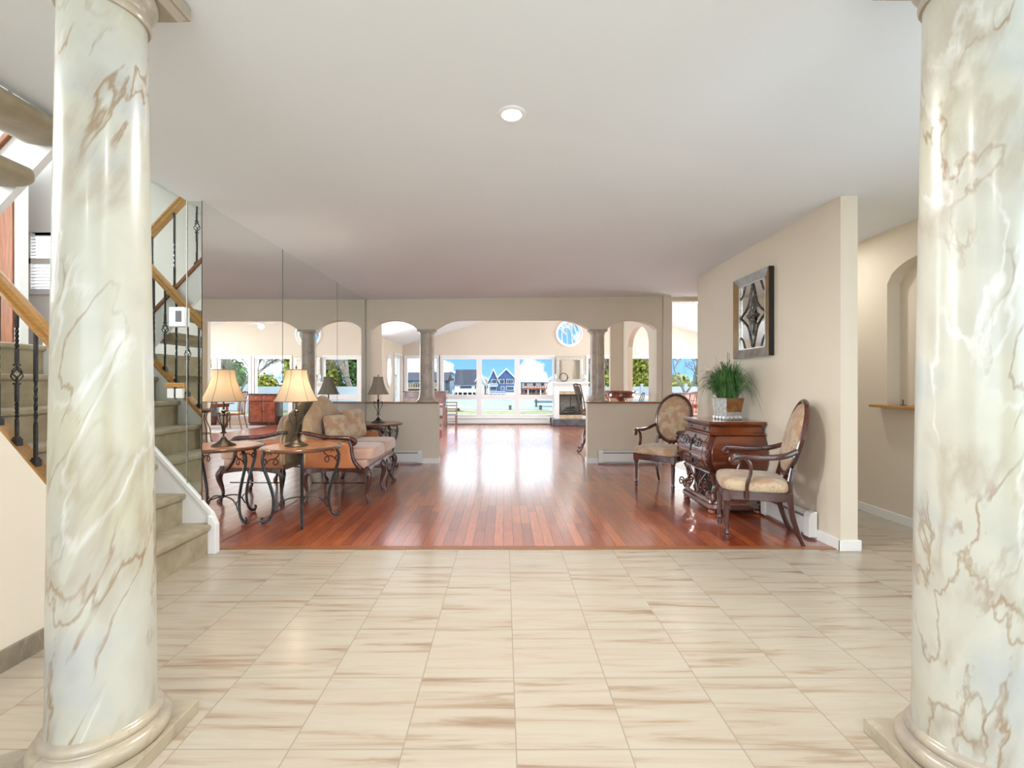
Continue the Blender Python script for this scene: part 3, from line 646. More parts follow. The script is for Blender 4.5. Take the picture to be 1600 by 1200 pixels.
small_column('short taupe marble column on the half wall beside the far table lamp', -1.278)
small_column('short taupe marble column on the half wall beside the bar stools', 1.562)

# ------------------------------------------------------------------ stairs
RUN, RISE = .216, .23
st = thing('staircase', 'lower flight of khaki carpeted stairs with oak rail and black iron balusters', 'staircase', (-2.28, 3.15, 0), 0, None)
def carpet_step(parent, x, z, y0, y1, depth, rise, name='carpeted_step', low=0.0):
    m = MB()
    prof = [(x - depth, z), (x + .012, z), (x + .024, z - .006), (x + .03, z - .02), (x + .026, z - .036), (x + .012, z - .046), (x, z - .05), (x - .001, low), (x - depth, low)]
    m.prism(prof, 'y', y0, y1); return m.build(name, 'carpet', parent, smooth=True)
for k in range(1, 8):
    carpet_step(st, -RUN * (k - 1), RISE * k, -.42, .43, RUN + .01 if k < 7 else .03, RISE, low=0.0)
m = MB(); m.prism([(.0, 0), (.035, 0), (.035, .235), (.012, .285), (-1.30, .30 + 1.1 * 1.30), (-1.30, 0)], 'y', .430, .449); m.build('skirt_board', 'white', st)
m = MB(); m.prism([(.035, .235), (.012, .285), (-1.30, 1.73), (-1.30, 1.76), (.022, .31), (.05, .245)], 'y', .418, .449); m.build('skirt_moulding', 'white', st)
m = MB(); m.prism([(.0, 0), (.062, 0), (.062, .225), (.035, .285), (.0, .30)], 'y', .395, .449); m.build('newel_block', 'white', st, bevel=.006)
def bz(x): return .30 - 1.09 * x
m = MB(); m.prism([(-.02, 0), (-.02, bz(-.02)), (-1.33, bz(-1.33)), (-1.33, 0)], 'y', -.48, -.425); m.build('inner_stringer', 'white_wall', st)
MB().prism([(.0, bz(0)), (.0, bz(0) + .045), (-1.33, bz(-1.33) + .045), (-1.33, bz(-1.33))], 'y', -.505, -.40).build('base_rail', 'oak', st, bevel=.006)
def rail(parent, pts, y, name='handrail', mat_='oak'):
    m = MB(); rings = []
    prof = [(-.032, -.03), (.032, -.03), (.036, -.008), (.026, .008), (.034, .022), (.026, .042), (0, .052), (-.026, .042), (-.034, .022), (-.026, .008), (-.036, -.008)]
    for (x, z) in pts: rings.append([Vector((x, y + a, z + b * 1.35)) for a, b in prof])
    m.loft(rings); return m.build(name, mat_, parent, smooth=True, auto=30)
def baluster(parent, x, y, z0, z1, basket):
    m = MB()
    def tw(za, zb):
        n = 14; rings = []
        for i in range(n + 1):
            z = za + (zb - za) * i / n; a = i * .55
            rings.append([Vector((x + .0095 * math.cos(a + q), y + .0095 * math.sin(a + q), z)) for q in (R(45), R(135), R(225), R(315))])
        m.loft(rings)
    h = z1 - z0
    if basket:
        zc = z0 + h * .5
        m.box(x - .007, y - .007, z0, x + .007, y + .007, z0 + h * .16); tw(z0 + h * .16, z0 + h * .30); m.box(x - .0075, y - .0075, z0 + h * .30, x + .0075, y + .0075, zc - .05)
        m.box(x - .0075, y - .0075, zc + .05, x + .0075, y + .0075, z0 + h * .68); tw(z0 + h * .68, z0 + h * .85); m.box(x - .007, y - .007, z0 + h * .85, x + .007, y + .007, z1)
        for sgn in (-1, 1): m.box(x - .012, y - .012, zc + sgn * .055 - .006, x + .012, y + .012, zc + sgn * .055 + .006)
        for q in range(4):
            pts = [(x + .027 * math.sin(math.pi * i / 8) * math.cos(q * math.pi / 2 + i * .35), y + .027 * math.sin(math.pi * i / 8) * math.sin(q * math.pi / 2 + i * .35), zc - .048 + .096 * i / 8) for i in range(9)]
            m.tube(pts, .0042, 5, smooth=False)
        b = m.build('baluster', 'iron', parent)
    else:
        m.box(x - .0075, y - .0075, z0, x + .0075, y + .0075, z0 + h * .28); tw(z0 + h * .28, z0 + h * .60); m.box(x - .0075, y - .0075, z0 + h * .60, x + .0075, y + .0075, z1)
        b = m.build('baluster', 'iron', parent)
    MB().hexa([(x - .018, y - .018, z0 - .015), (x + .018, y - .018, z0 - .04), (x + .018, y + .018, z0 - .04), (x - .018, y + .018, z0 - .015), (x - .018, y - .018, z0 + .018), (x + .018, y - .018, z0 + .018), (x + .018, y + .018, z0 + .018), (x - .018, y + .018, z0 + .018)]).box(x - .013, y - .013, z0 + .018, x + .013, y + .013, z0 + .03).build('shoe', 'iron', b)
for i in range(11):
    x = -.57 + .33 - i * .11 + .0
    baluster(st, x, -.452, bz(x) + .05, bz(x) + .84, i % 2 == 1)
rail(st, [(-.02, bz(-.02) + .87), (-1.30, bz(-1.30) + .87)], -.452)
MB().box(-.05, -.50, 0, .04, -.41, 1.24).lathe([(.03, 1.24), (.055, 1.26), (.06, 1.30), (.04, 1.35), (.01, 1.37)], (-.005, -.455, 0), 20).build('newel_post', 'oak', st, bevel=.004)
# landing
o = MB(); o.box(-6.8, 1.2, 1.40, -3.60, 5.2, 1.61); o.box(-3.60, 1.2, 1.40, -3.42, 2.66, 1.61); o.box(-3.68, 1.2, 0, -3.60, 5.2, 1.40)
struct(o.build('floor_landing', 'carpet'))
# upper flight
su = thing('staircase', 'upper flight of open khaki carpeted stairs rising to the right behind the column', 'staircase', (-3.55, 2.2, 1.61))
for j in range(1, 6):
    x = RUN * (j - 1); z = RISE * j
    m = MB()
    prof = []
    for q in range(20):
        a = 2 * math.pi * q / 20; prof.append((x + .14 + .155 * math.copysign(abs(math.cos(a)) ** .7, math.cos(a)), z - .062 + .060 * math.copysign(abs(math.sin(a)) ** .8, math.sin(a))))
    rings = []
    for f, y in ((.45, .40), (.8, .395), (1, .36), (1, -.43)):
        rings.append([Vector((x + .14 + (p[0] - x - .14) * f, y, z - .062 + (p[1] - z + .062) * f)) for p in prof])
    m.loft(rings); m.build('carpeted_step', 'carpet', su, smooth=True)
def uz(x): return .02 + 1.07 * x
m = MB(); m.prism([(-.02, uz(-.02) - .06), (1.12, uz(1.12) - .06), (1.12, uz(1.12) + .25), (-.02, uz(-.02) + .25)], 'y', .405, .445); m.build('stringer', 'white', su)
m = MB(); m.prism([(-.02, uz(-.02) - .06), (1.12, uz(1.12) - .06), (1.12, uz(1.12) + .25), (-.02, uz(-.02) + .25)], 'y', -.47, -.435); m.build('stringer', 'white', su)
m = MB(); m.prism([(-.02, uz(-.02) + .25), (1.12, uz(1.12) + .25), (1.12, uz(1.12) + .295), (-.02, uz(-.02) + .295)], 'y', .385, .465); m.build('base_rail', 'oak_dark', su, bevel=.005)
for i in range(5):
    x = .08 + i * .22; baluster(su, x, .425, uz(x) + .30, uz(x) + 1.05, i % 2 == 0)
rail(su, [(-.06, uz(-.06) + 1.09), (1.15, uz(1.15) + 1.09)], .425)
# controls on the mirrored stair wall
t = thing('thermostat', 'small white thermostat box with grey screen mounted on the stair mirror', 'thermostat', (-2.52, 3.586, 1.755))
MB().box(-.065, -.03, 0, .055, 0, .15).build('housing', 'plastic', t, bevel=.006); MB().box(-.012, -.033, .035, .032, -.028, .12).build('display', 'screen', t)
t = thing('light_switch', 'white double switch plate on the stair mirror below the thermostat', 'switch', (-2.55, 3.586, 1.20))
for xx in (-.062, .004): MB().box(xx, -.012, 0, xx + .05, 0, .075).build('switch_plate', 'plastic', t, bevel=.003)
MB().box(-.004, -.01, -.01, -.0, 0, .085).build('gap_strip', 'iron', t)
t = thing('oak_bracket', 'small oak block fixed to the stair mirror above the switch plates', 'bracket', (-2.55, 3.586, 1.285))
MB().box(-.075, -.018, 0, .07, 0, .034).build('block', 'oak', t, bevel=.004)

# ------------------------------------------------------------------ baseboard heaters
def heater(label, loc, length, rz, slot=True):
    t = thing('baseboard_heater', label, 'heater', loc, rz, 'white baseboard heaters')
    # runs along local +x, front towards local -y, back at y = 0
    MB().prism([(0, .03), (-.055, .03), (-.062, .045), (-.062, .165), (-.045, .20), (0, .215)], 'x', .07, length - .07).build('cover', 'heater', t)
    MB().box(.07, -.060, .172, length - .07, -.050, .190).build('vent_slot', 'heater_dark', t)
    for a, b in ((0, .075), (length - .075, length)):
        MB().prism([(0, .02), (-.068, .02), (-.07, .05), (-.068, .19), (-.05, .225), (0, .235)], 'x', a, b).build('end_cap', 'heater', t, bevel=.004)
    return t
heater('white baseboard heater along the right wall behind the brocade chair', (2.634, 4.60, 0), .73, R(-90))
heater('white baseboard heater on the left half wall below the far lamp', (-2.25, 7.594, 0), .92, 0)
heater('white baseboard heater on the right half wall behind the oval back chair', (1.55, 7.594, 0), 1.0, 0)
heater('long low white baseboard heater under the three lake windows', (-2.0, 14.98, 0), 3.50, 0)

# ------------------------------------------------------------------ lamps
def lamp(label, loc, s, zb, lit):
    t = thing('table_lamp', label, 'lamp', loc)
    rb, rt, h0, h1 = s
    MB().lathe([(.105, 0), (.105, .008), (.092, .018), (.07, .026), (.045, .045), (.03, .06), (.022, .075), (.012, .085), (.002, .086)], seg=28).build('base', 'bronze' if lit else 'iron', t, smooth=True)
    m = MB(); m.tube([(0, 0, .07), (0, 0, h0 + .08)], .007, 8, smooth=False); m.lathe([(.001, h0 - .15), (.016, h0 - .14), (.02, h0 - .13), (.012, h0 - .115), (.022, h0 - .10), (.022, h0 - .09), (.010, h0 - .08), (.008, h0 + .02)], seg=14)
    m.build('stem', 'bronze' if lit else 'iron', t, smooth=True)
    m = MB()
    for q in range(4):
        a = q * math.pi / 2 + .4; c, s_ = math.cos(a), math.sin(a); k = h0 - .09
        pts = [(r * c, r * s_, z) for r, z in ((.018, .10), (.020, .16), (.035, .20), (.028, .235), (.018, .21), (.026, .18), (.045, .21), (.05, k - .06), (.038, k - .02), (.025, k - .04), (.02, k - .01), (.02, k + .01))] if False else [(r * c, r * s_, z) for r, z in ((.03, .13), (.018, .12), (.012, .15), (.024, .20), (.050, k - .10), (.062, k - .05), (.056, k - .02), (.044, k - .03), (.046, k - .055))]
        m.tube(pts, .0045, 6)
    m.build('scroll_cage', 'bronze' if lit else 'iron', t, smooth=True)
    n = 9; prof = []
    for i in range(n + 1):
        u = i / n; prof.append((rt + (rb - rt) * ((1 - u) ** 1.75), h0 + (h1 - h0) * u))
    seg = 40; bm = MB()
    rings = [[Vector((r * math.cos(2 * math.pi * i / seg), r * math.sin(2 * math.pi * i / seg), z)) for i in range(seg)] for r, z in prof]
    inner = [[p * 1.0 - Vector((p.x, p.y, 0)).normalized() * .002 for p in r] for r in rings]
    bm.loft(rings + inner[::-1] + [rings[0]], True, False)
    sh = bm.build('lamp_shade', 'shade' if lit else 'shade_grey', t, smooth=True, auto=60)
    m = MB()
    for q in range(6):
        a = q * math.pi / 3 + .45; m.tube([((r + .001) * math.cos(a), (r + .001) * math.sin(a), z) for r, z in prof], .0016, 5, smooth=False)
    for r, z in (prof[0], prof[-1]):
        m.tube([((r) * math.cos(2 * math.pi * i / 40), r * math.sin(2 * math.pi * i / 40), z) for i in range(41)], .003, 5, smooth=False)
    m.build('shade_piping', 'brown_cloth', sh)
    MB().tube([(0, 0, h0 + .06), (0, 0, h1 + .012)], .003, 6, smooth=False).lathe([(.002, 0), (.008, .004), (.010, .012), (.006, .022), (.003, .03), (.001, .04)], (0, 0, h1 + .008), 12).build('finial', 'bronze', t, smooth=True)
    if lit:
        MB().ball((0, 0, h0 + .14), .028, 14).build('light_bulb', 'bulb', t, smooth=True)
        d = bpy.data.lights.new('lamp_light', 'POINT'); d.energy = 14; d.color = (1, .86, .68); d.shadow_soft_size = .045
        l = bpy.data.objects.new('lamp_light', d); COL.objects.link(l); l.parent = t; l.location = (0, 0, h0 + .14)
    return t
lamp('lit bronze scroll table lamp with cream bell shade on the round end table', (-1.98, 4.40, .7205), (.195, .093, .425, .725), 0, True)
lamp('unlit black scroll lamp with taupe bell shade beyond the settee', (-1.905, 7.0, .7205), (.158, .07, .435, .695), 0, False)

# ------------------------------------------------------------------ round iron tables
def round_table(label, x, y, rot):
    t = thing('end_table', label, 'table', (x, y, 0), R(rot), 'round end tables with iron scroll legs')
    MB().lathe([(.34, .688), (.358, .690), (.366, .698), (.366, .708), (.358, .7165), (.345, .719), (.0001, .719)], seg=56).build('table_rim', 'table_edge', t, smooth=True)
    MB().lathe([(.0001, .7188), (.32, .7188), (.325, .7200), (.0001, .7203)], seg=56).build('table_top', 'table_wood', t, smooth=True)
    for q in range(4):
        a = q * math.pi / 2; c, s_ = math.cos(a), math.sin(a)
        def P_(r, z): return (r * c, r * s_, z)
        m = MB()
        m.tube([P_(r, z) for r, z in ((.27, .685), (.315, .665), (.338, .61), (.325, .52), (.280, .38), (.248, .25), (.246, .15), (.262, .07), (.30, .022), (.335, .022), (.348, .048), (.332, .062))],
               [.011, .013, .0145, .015, .0145, .0135, .013, .013, .014, .014, .011, .007], 8)
        m.ball(P_(.335, .014), .0135, 10)
        lg = m.build('leg', 'iron', t, smooth=True)
        m = MB()
        m.tube([P_(.305, .57), P_(.27, .60), P_(.225, .60), P_(.205, .57), P_(.225, .545), P_(.245, .56), P_(.235, .60), P_(.20, .64), P_(.22, .684)], .0055, 6)
        m.tube([P_(.325, .55), P_(.305, .57), P_(.312, .60), P_(.33, .60)], .007, 6)
        m.tube([P_(.30, .64), P_(.28, .66), P_(.26, .64)], .005, 6)
        m.build('scroll', 'iron', lg, smooth=True)
        MB().tube([P_(.256, .10), P_(.225, .115), P_(.20, .16), P_(.15, .205), P_(.08, .222), P_(0.0, .225)], .0065, 6).tube([P_(.245, .20), P_(.215, .195), P_(.195, .165)], .005, 6).build('stretcher', 'iron', t, smooth=True)
    MB().lathe([(.002, .205), (.018, .212), (.022, .225), (.014, .24), (.006, .26), (.001, .275)], seg=14).build('stretcher_finial', 'iron', t, smooth=True)
round_table('round wood-topped iron scroll table holding the lit lamp', -1.945, 4.44, -66)
round_table('round wood-topped iron scroll table beyond the settee holding the unlit lamp', -1.905, 7.0, -45)

# ------------------------------------------------------------------ settee
s = thing('settee', 'camel back settee in tan leather and floral brocade with carved mahogany legs', 'settee', (-1.85, 5.67, 0))
def cab_leg(parent, x, y, dx, dy, top=.37):
    m = MB()
    m.tube([(x - dx * .01, y - dy * .01, top), (x + dx * .022, y + dy * .022, top - .06), (x + dx * .020, y + dy * .020, top - .13), (x - dx * .006, y - dy * .006, .14), (x - dx * .008, y - dy * .008, .075), (x + dx * .014, y + dy * .014, .03), (x + dx * .024, y + dy * .024, .012)],
           [.036, .040, .030, .019, .017, .022, .020], 10)
    m.lathe([(.012, 0), (.028, .002), (.03, .014), (.024, .026), (.01, .034)], (x + dx * .02, y + dy * .02, 0), 12)
    m.build('leg', 'mahogany', parent, smooth=True)
for (x, y, dx, dy) in ((.345, -.575, 1, -.5), (.355, 0, 1, 0), (.345, .575, 1, .5), (-.33, -.575, -.6, -.6), (-.33, .575, -.6, .6)): cab_leg(s, x, y, dx, dy)
def scallop(a, b, ztop, zlow, n, amp):
    pts = [(a, ztop), (b, ztop)]
    for i in range(n * 8, -1, -1):
        u = i / (n * 8); pts.append((a + (b - a) * u, zlow + amp * abs(math.sin(u * n * math.pi)) ** 1.0))
    return pts
MB().prism(scallop(-.59, .59, .40, .315, 2, .050), 'x', .325, .365).build('front_apron', 'mahogany', s, bevel=.004)
for sg in (-1, 1): MB().prism(scallop(-.34, .35, .385, .310, 1, .040), 'y', min(sg * .565, sg * .605), max(sg * .565, sg * .605)).build('side_apron', 'mahogany', s, bevel=.004)
MB().box(-.33, -.565, .34, .335, .565, .465).build('seat_deck', 'leather_glare', s, bevel=.012)
for sg in (-1, 1):
    m = MB(); out = ellipse(.345, .283, 36, 0, 0, 7)
    m.dome(out, .035, .02, ((.065, sg * .283, .535), (1, 0, 0), (0, 1, 0), (0, 0, 1)), 5)
    rings = [[Vector((.065 + p[0], sg * .283 + p[1], z)) for p in out] for z in (.47, .565)]
    m = MB(); sc_ = (.93, .985, 1.0, 1.0, .99, .955, .88, .6, .2)
    zs = (.465, .472, .49, .555, .578, .592, .600, .607, .61)
    m.loft([[Vector((.065 + p[0] * f, sg * .283 + p[1] * f, z)) for p in out] for f, z in zip(sc_, zs)])
    m.build('seat_cushion', 'leather_glare', s, smooth=True, auto=70)
# arms
for sg in (-1, 1):
    y = sg * .60
    pan = [(-.36, .37), (-.37, .70), (-.2, .695), (0, .675), (.12, .665), (.165, .62), (.18, .52), (.21, .44), (.235, .37)]
    MB().dome(pan, .018, .018, ((0, y - sg * .01, 0), (1, 0, 0), (0, 0, 1), (0, sg, 0)), 4).build('arm_panel', 'leather', s, smooth=True, auto=80)
    MB().prism(pan, 'y', min(y - sg * .03, y - sg * .005), max(y - sg * .03, y - sg * .005)).build('arm_inner', 'leather', s)
    m = MB(); m.tube([(-.40, y, .775), (-.30, y, .765), (-.12, y, .725), (.08, y, .715), (.17, y, .705), (.215, y, .675), (.20, y, .648), (.175, y, .655)], [.018, .022, .024, .026, .028, .026, .02, .014], 10)
    m.build('arm_rail', 'mahogany', s, smooth=True)
    m = MB(); m.tube([(.15, y, .69), (.175, y, .62), (.18, y, .55), (.20, y, .47), (.25, y, .40), (.28, y, .37)], [.02, .02, .018, .02, .026, .03], 10); m.build('arm_post', 'mahogany', s, smooth=True)
MB().tube([(-.30, -.5, .20), (.30, -.5, .20)], .008, 6, smooth=False).tube([(-.30, .5, .2), (.30, .5, .2)], .008, 6, smooth=False).build('stretcher', 'mahogany', s)
# camel back
top = []
for i in range(25):
    u = -1 + 2 * i / 24; z = .80 + .37 * (math.cos(u * math.pi * .5) ** 1.5) * (1 if abs(u) < .999 else 0)
    z = .70 + .28 * (1 - abs(u) ** 7) ** .5 + .19 * (.5 + .5 * math.cos(min(abs(u) * 1.15, 1) * math.pi))
    top.append((u * .63, z))
outl = [(-.60, .42)] + top + [(.60, .42)]
MB().dome(outl, .075, .03, ((-.30, 0, 0), (0, 1, 0), (-.08, 0, 1), (1, 0, 0)), 6).build('backrest', 'sofa_floral', s, smooth=True, auto=80)
MB().prism([(a_, b_ if b_ < .5 else b_ * .9) for a_, b_ in outl], 'x', -.385, -.33).build('back_panel', 'sofa_floral', s, bevel=.006)

def pillow(label, loc, size, yaw, tilt, roll=0):
    t = thing('throw_pillow', label, 'pillow', loc, 0, 'brocade pillows on the settee'); t.rotation_euler = (0, 0, R(yaw))
    out = ellipse(size / 2, size / 2, 40, 0, 0, 5)
    out = [(p[0] * (1 + .06 * abs(p[1]) / (size / 2) * abs(p[0]) / (size / 2)), p[1] * (1 + .06 * abs(p[0]) / (size / 2) * abs(p[1]) / (size / 2))) for p in out]
    cr_, sr = math.cos(R(roll)), math.sin(R(roll)); out = [(p[0] * cr_ - p[1] * sr, p[0] * sr + p[1] * cr_) for p in out]
    ct, s_t = math.cos(R(tilt)), math.sin(R(tilt))
    fr = ((0, 0, 0), (0, 1, 0), (-s_t, 0, ct), (ct, 0, s_t))
    MB().dome(out, .075, .002, fr, 6).build('pillow_front', 'floral', t, smooth=True, auto=80)
    MB().dome(out, .0, .06, fr, 6).build('pillow_back', 'brown_cloth', t, smooth=True, auto=80)
pillow('brocade throw pillow leaning in the middle of the settee, partly behind the near arm', (-2.00, 5.50, .775), .33, -28, 14, 0)
pillow('brocade throw pillow with brown back propped at the far end of the settee', (-1.93, 5.92, .80), .37, -22, 12, 4)

# ------------------------------------------------------------------ oval back armchairs
def armchair(label, loc, rz):
    t = thing('armchair', label, 'chair', loc, R(rz), 'oval back brocade armchairs')
    # faces local -y
    for sx in (-1, 1):
        x = sx * .245; y = -.235
        m = MB(); m.box(x - .026, y - .026, .335, x + .026, y + .026, .425)
        m.lathe([(.012, 0), (.02, .004), (.022, .03), (.018, .045), (.024, .055), (.024, .065), (.017, .075), (.020, .12), (.0255, .27), (.027, .295), (.022, .30), (.022, .308), (.030, .318), (.030, .328), (.022, .337)], (x, y, 0), 14)
        m.build('leg', 'mahogany', t, smooth=True, auto=40)
        xb_ = sx * .215
        m = MB(); m.tube([(xb_, .335, .0), (xb_, .295, .10), (xb_, .255, .24), (xb_, .238, .38), (xb_ * .97, .240, .50), (xb_ * .88, .262, .62)], [.016, .019, .022, .025, .021, .017], 8, flat=1.0)
        m.build('leg', 'mahogany', t, smooth=True)
    fr = [(-.27, -.26), (.27, -.26), (.235, .25), (-.235, .25)]
    m = MB(); m.prism(fr, 'z', .345, .425); m.build('seat_rail', 'mahogany', t, bevel=.006)
    m = MB(); out = []
    for p in ellipse(1, 1, 44, 0, 0, 6.5):
        y = p[1] * .262 - .012; out.append((p[0] * (.285 if y < 0 else .285 - .14 * (y)), y))
    zs = (.424, .430, .450, .478, .497, .510, .520, .526, .528); fs = (.96, .985, 1.0, .995, .97, .92, .80, .5, .15)
    m.loft([[Vector((p[0] * f, -.012 + (p[1] + .012) * f, z)) for p in out] for f, z in zip(fs, zs)]); m.build('seat_cushion', 'floral', t, smooth=True, auto=80)
    # oval back, leaning
    tl = R(14); o_ = (0, .315, .855); u = (1, 0, 0); v = (0, math.sin(tl), math.cos(tl)); w = (0, -math.cos(tl), math.sin(tl))
    E_ = ellipse(.242, .318, 44)
    rg = []; ov, uv, vv, wv = Vector(o_), Vector(u), Vector(v), Vector(w)
    for k in range(8):
        a = 2 * math.pi * k / 8; dr = .022 * math.cos(a); dw = .020 * math.sin(a)
        rg.append([ov + uv * p[0] * (1 + dr / .26) + vv * p[1] * (1 + dr / .32) + wv * dw for p in E_])
    MB().loft(rg + [rg[0]], True, False).build('back_frame', 'mahogany', t, smooth=True)
    MB().dome(ellipse(.225, .300, 40), .045, .02, (o_, u, v, w), 5).build('back_pad', 'floral', t, smooth=True, auto=80)
    for sx in (-1, 1):
        m = MB(); m.tube([(sx * .195, .262, .60), (sx * .17, .262, .585), (sx * .12, .262, .60)], .016, 8)
        m.tube([(sx * .235, .285, .765), (sx * .275, .18, .725), (sx * .285, .02, .708), (sx * .283, -.12, .712), (sx * .280, -.175, .708), (sx * .280, -.195, .68), (sx * .280, -.178, .662), (sx * .280, -.160, .675), (sx * .280, -.168, .688)], [.016, .017, .018, .020, .022, .02, .016, .012, .008], 8, flat=1.35)
        m.tube([(sx * .281, -.105, .705), (sx * .281, -.065, .66), (sx * .279, -.058, .58), (sx * .277, -.085, .48), (sx * .273, -.085, .36)], [.017, .019, .018, .022, .024], 8, flat=.75)
        m.build('arm', 'mahogany', t, smooth=True)
    m = MB(); m.tube([(-.215, .24, .40), (-.1, .245, .43), (0, .262, .54), (.1, .245, .43), (.215, .24, .40)], .013, 8); m.build('back_brace', 'mahogany', t, smooth=True)
    return t
armchair('oval back brocade armchair beside the half wall, turned toward the room', (2.045, 5.925, 0), -45)
armchair('oval back brocade armchair seen from its side in front of the carved chest', (2.175, 4.03, 0), -109)

# ------------------------------------------------------------------ bombe chest
c = thing('carved_chest', 'carved dark wood swell-front chest with scroll stand against the right wall', 'chest', (2.345, 4.985, 0), R(-90))
for sx in (-1, 1):
    for y in (-.235, .225): MB().lathe([(.02, 0), (.034, .006), (.038, .022), (.032, .038), (.024, .046)], (sx * .32, y, 0), 16).build('bun_foot', 'cherry', c, smooth=True)
def ringr(hx, yf, yb, z, cf=.04):
    return [Vector(p) for p in ((-hx + cf, yf, z), (hx - cf, yf, z), (hx, yf + cf, z), (hx, yb, z), (-hx, yb, z), (-hx, yf + cf, z))]
MB().loft([ringr(.365, -.275, .28, .045), ringr(.37, -.28, .28, .06), ringr(.37, -.28, .28, .095), ringr(.355, -.265, .275, .108), ringr(.35, -.26, .27, .13)]).build('plinth', 'chest_front', c)
MB().box(-.30, -.15, .13, .30, .25, .40).build('stand_back', 'firebox' if False else 'cherry', c)
for sx in (-1, 1):
    m = MB(); m.tube([(sx * .325, -.225, .125), (sx * .352, -.245, .15), (sx * .350, -.24, .19), (sx * .32, -.22, .22), (sx * .305, -.20, .28), (sx * .315, -.215, .34), (sx * .34, -.24, .41)], [.03, .026, .022, .022, .024, .028, .03], 10)
    m.build('stand_post', 'chest_front', c, smooth=True)
    MB().box(sx * .32 - .03, .2, .125, sx * .32 + .03, .26, .41).build('stand_post', 'cherry', c)
    m = MB(); sp_ = []
    for i in range(22):
        a = i * .42; r = .052 * (1 - i / 26); sp_.append((sx * (.355), -.275 + r * math.cos(a) * .6 - .01, .19 + r * math.sin(a)))
    m.tube(sp_, .008, 6, smooth=False); m.build('corner_scroll', 'chest_front', c, smooth=True)
# scrollwork panel
m = MB()
def spiral(cx, cz, r0, turns, sgn, a0, y=-.245, rad=.0085):
    n = int(turns * 12); pts = []
    for i in range(n + 1):
        a = a0 + sgn * 2 * math.pi * turns * i / n; r = r0 * (1 - .85 * i / n); pts.append((cx + r * math.cos(a), y, cz + r * math.sin(a)))
    m.tube(pts, rad, 6, smooth=False)
for sx in (-1, 1):
    spiral(sx * .07, .30, .055, 1.5, sx, R(90), ); spiral(sx * .18, .25, .070, 1.6, -sx, R(90) if sx > 0 else R(90)); spiral(sx * .26, .345, .042, 1.3, sx, R(-90)); spiral(sx * .08, .18, .042, 1.4, -sx, R(-90)); spiral(sx * .255, .17, .035, 1.4, sx, R(0) if sx < 0 else R(180))
    m.tube([(sx * .0, -.245, .14), (sx * .05, -.245, .24), (sx * .13, -.245, .32), (sx * .22, -.245, .39)], .009, 6)
    m.tube([(sx * .30, -.24, .14), (sx * .20, -.245, .17), (sx * .12, -.245, .26), (sx * .04, -.245, .38)], .008, 6)
m.box(-.32, -.25, .395, .32, -.23, .412); m.box(-.32, -.25, .128, .32, -.23, .14)
m.build('scrollwork_panel', 'chest_front', c, smooth=True)
MB().box(-.30, -.158, .14, .30, -.151, .40).build('stand_recess_shade', 'black', c)  # black sheet standing in for the shade inside the stand
prof_b = ((.405, .335, -.235), (.43, .352, -.262), (.48, .385, -.295), (.54, .402, -.318), (.60, .405, -.322), (.66, .398, -.312), (.72, .378, -.286), (.77, .352, -.256), (.795, .338, -.238))
def body_ring(z, hx, yf, cf): return ringr(hx, yf, .28, z, cf)
MB().loft([body_ring(z, hx, yf, .05) for z, hx, yf in prof_b]).build('body', 'chest_wood', c, smooth=True, auto=35)
def yf_at(z):
    for (a, _, ya), (b, _, yb_) in zip(prof_b, prof_b[1:]):
        if a <= z <= b: return ya + (yb_ - ya) * (z - a) / (b - a)
    return -.26
def face_strip(z0, z1, hx, off=.006, n=6):
    rings = []
    for i in range(n + 1):
        z = z0 + (z1 - z0) * i / n; y = yf_at(z) - off; rings.append([Vector((-hx, y, z)), Vector((hx, y, z)), Vector((hx, y + .012, z)), Vector((-hx, y + .012, z))])
    return rings
for z0, z1 in ((.425, .575), (.585, .78)):
    d = MB().loft(face_strip(z0, z1, .275)).build('drawer', 'chest_front', c, smooth=True, auto=50)
    zc = (z0 + z1) / 2
    m = MB()
    for sx in (-1, 1):
        y = yf_at(zc) - .012
        m.ball((sx * .15 - .035, y, zc + .02), .010, 8); m.ball((sx * .15 + .035, y, zc + .02), .010, 8)
        m.tube([(sx * .15 - .035, y - .006, zc + .02), (sx * .15 - .03, y - .016, zc - .012), (sx * .15, y - .02, zc - .022), (sx * .15 + .03, y - .016, zc - .012), (sx * .15 + .035, y - .006, zc + .02)], .005, 6)
        m.tube([(sx * .06, y - .004, zc + .05), (sx * .11, y - .004, zc + .07), (sx * .17, y - .004, zc + .045), (sx * .22, y - .004, zc + .065), (sx * .25, y - .004, zc + .03)], .006, 6)
    m.tube([(0, yf_at(z0 + .01) - .010, z0 + .01), (0.0, yf_at(zc) - .012, zc), (0, yf_at(z1 - .01) - .010, z1 - .01)], .006, 6)
    for q in range(6):
        a = q * math.pi / 3; m.tube([(0, yf_at(zc) - .012, zc), (.03 * math.cos(a), yf_at(zc) - .016, zc + .03 * math.sin(a)), (.05 * math.cos(a + .4), yf_at(zc) - .01, zc + .05 * math.sin(a + .4))], [.008, .007, .003], 6)
    m.build('iron_pull', 'iron', d, smooth=True)
for sx in (-1, 1):
    m = MB()
    for z, hx, yf in prof_b[1:-1]: pass
    pts = [Vector((sx * (hx - .02), yf + .022, z)) for z, hx, yf in prof_b]
    m.tube(pts, [.014, .018, .022, .024, .024, .022, .018, .016, .014], 8)
    for k, z in enumerate((.50, .56, .62)): m.tube([(sx * .385, -.30, z - .02), (sx * .392, -.315, z), (sx * .372, -.32, z + .015), (sx * .365, -.31, z)], .008, 6)
    m.build('corner_carving', 'mahogany', c, smooth=True)
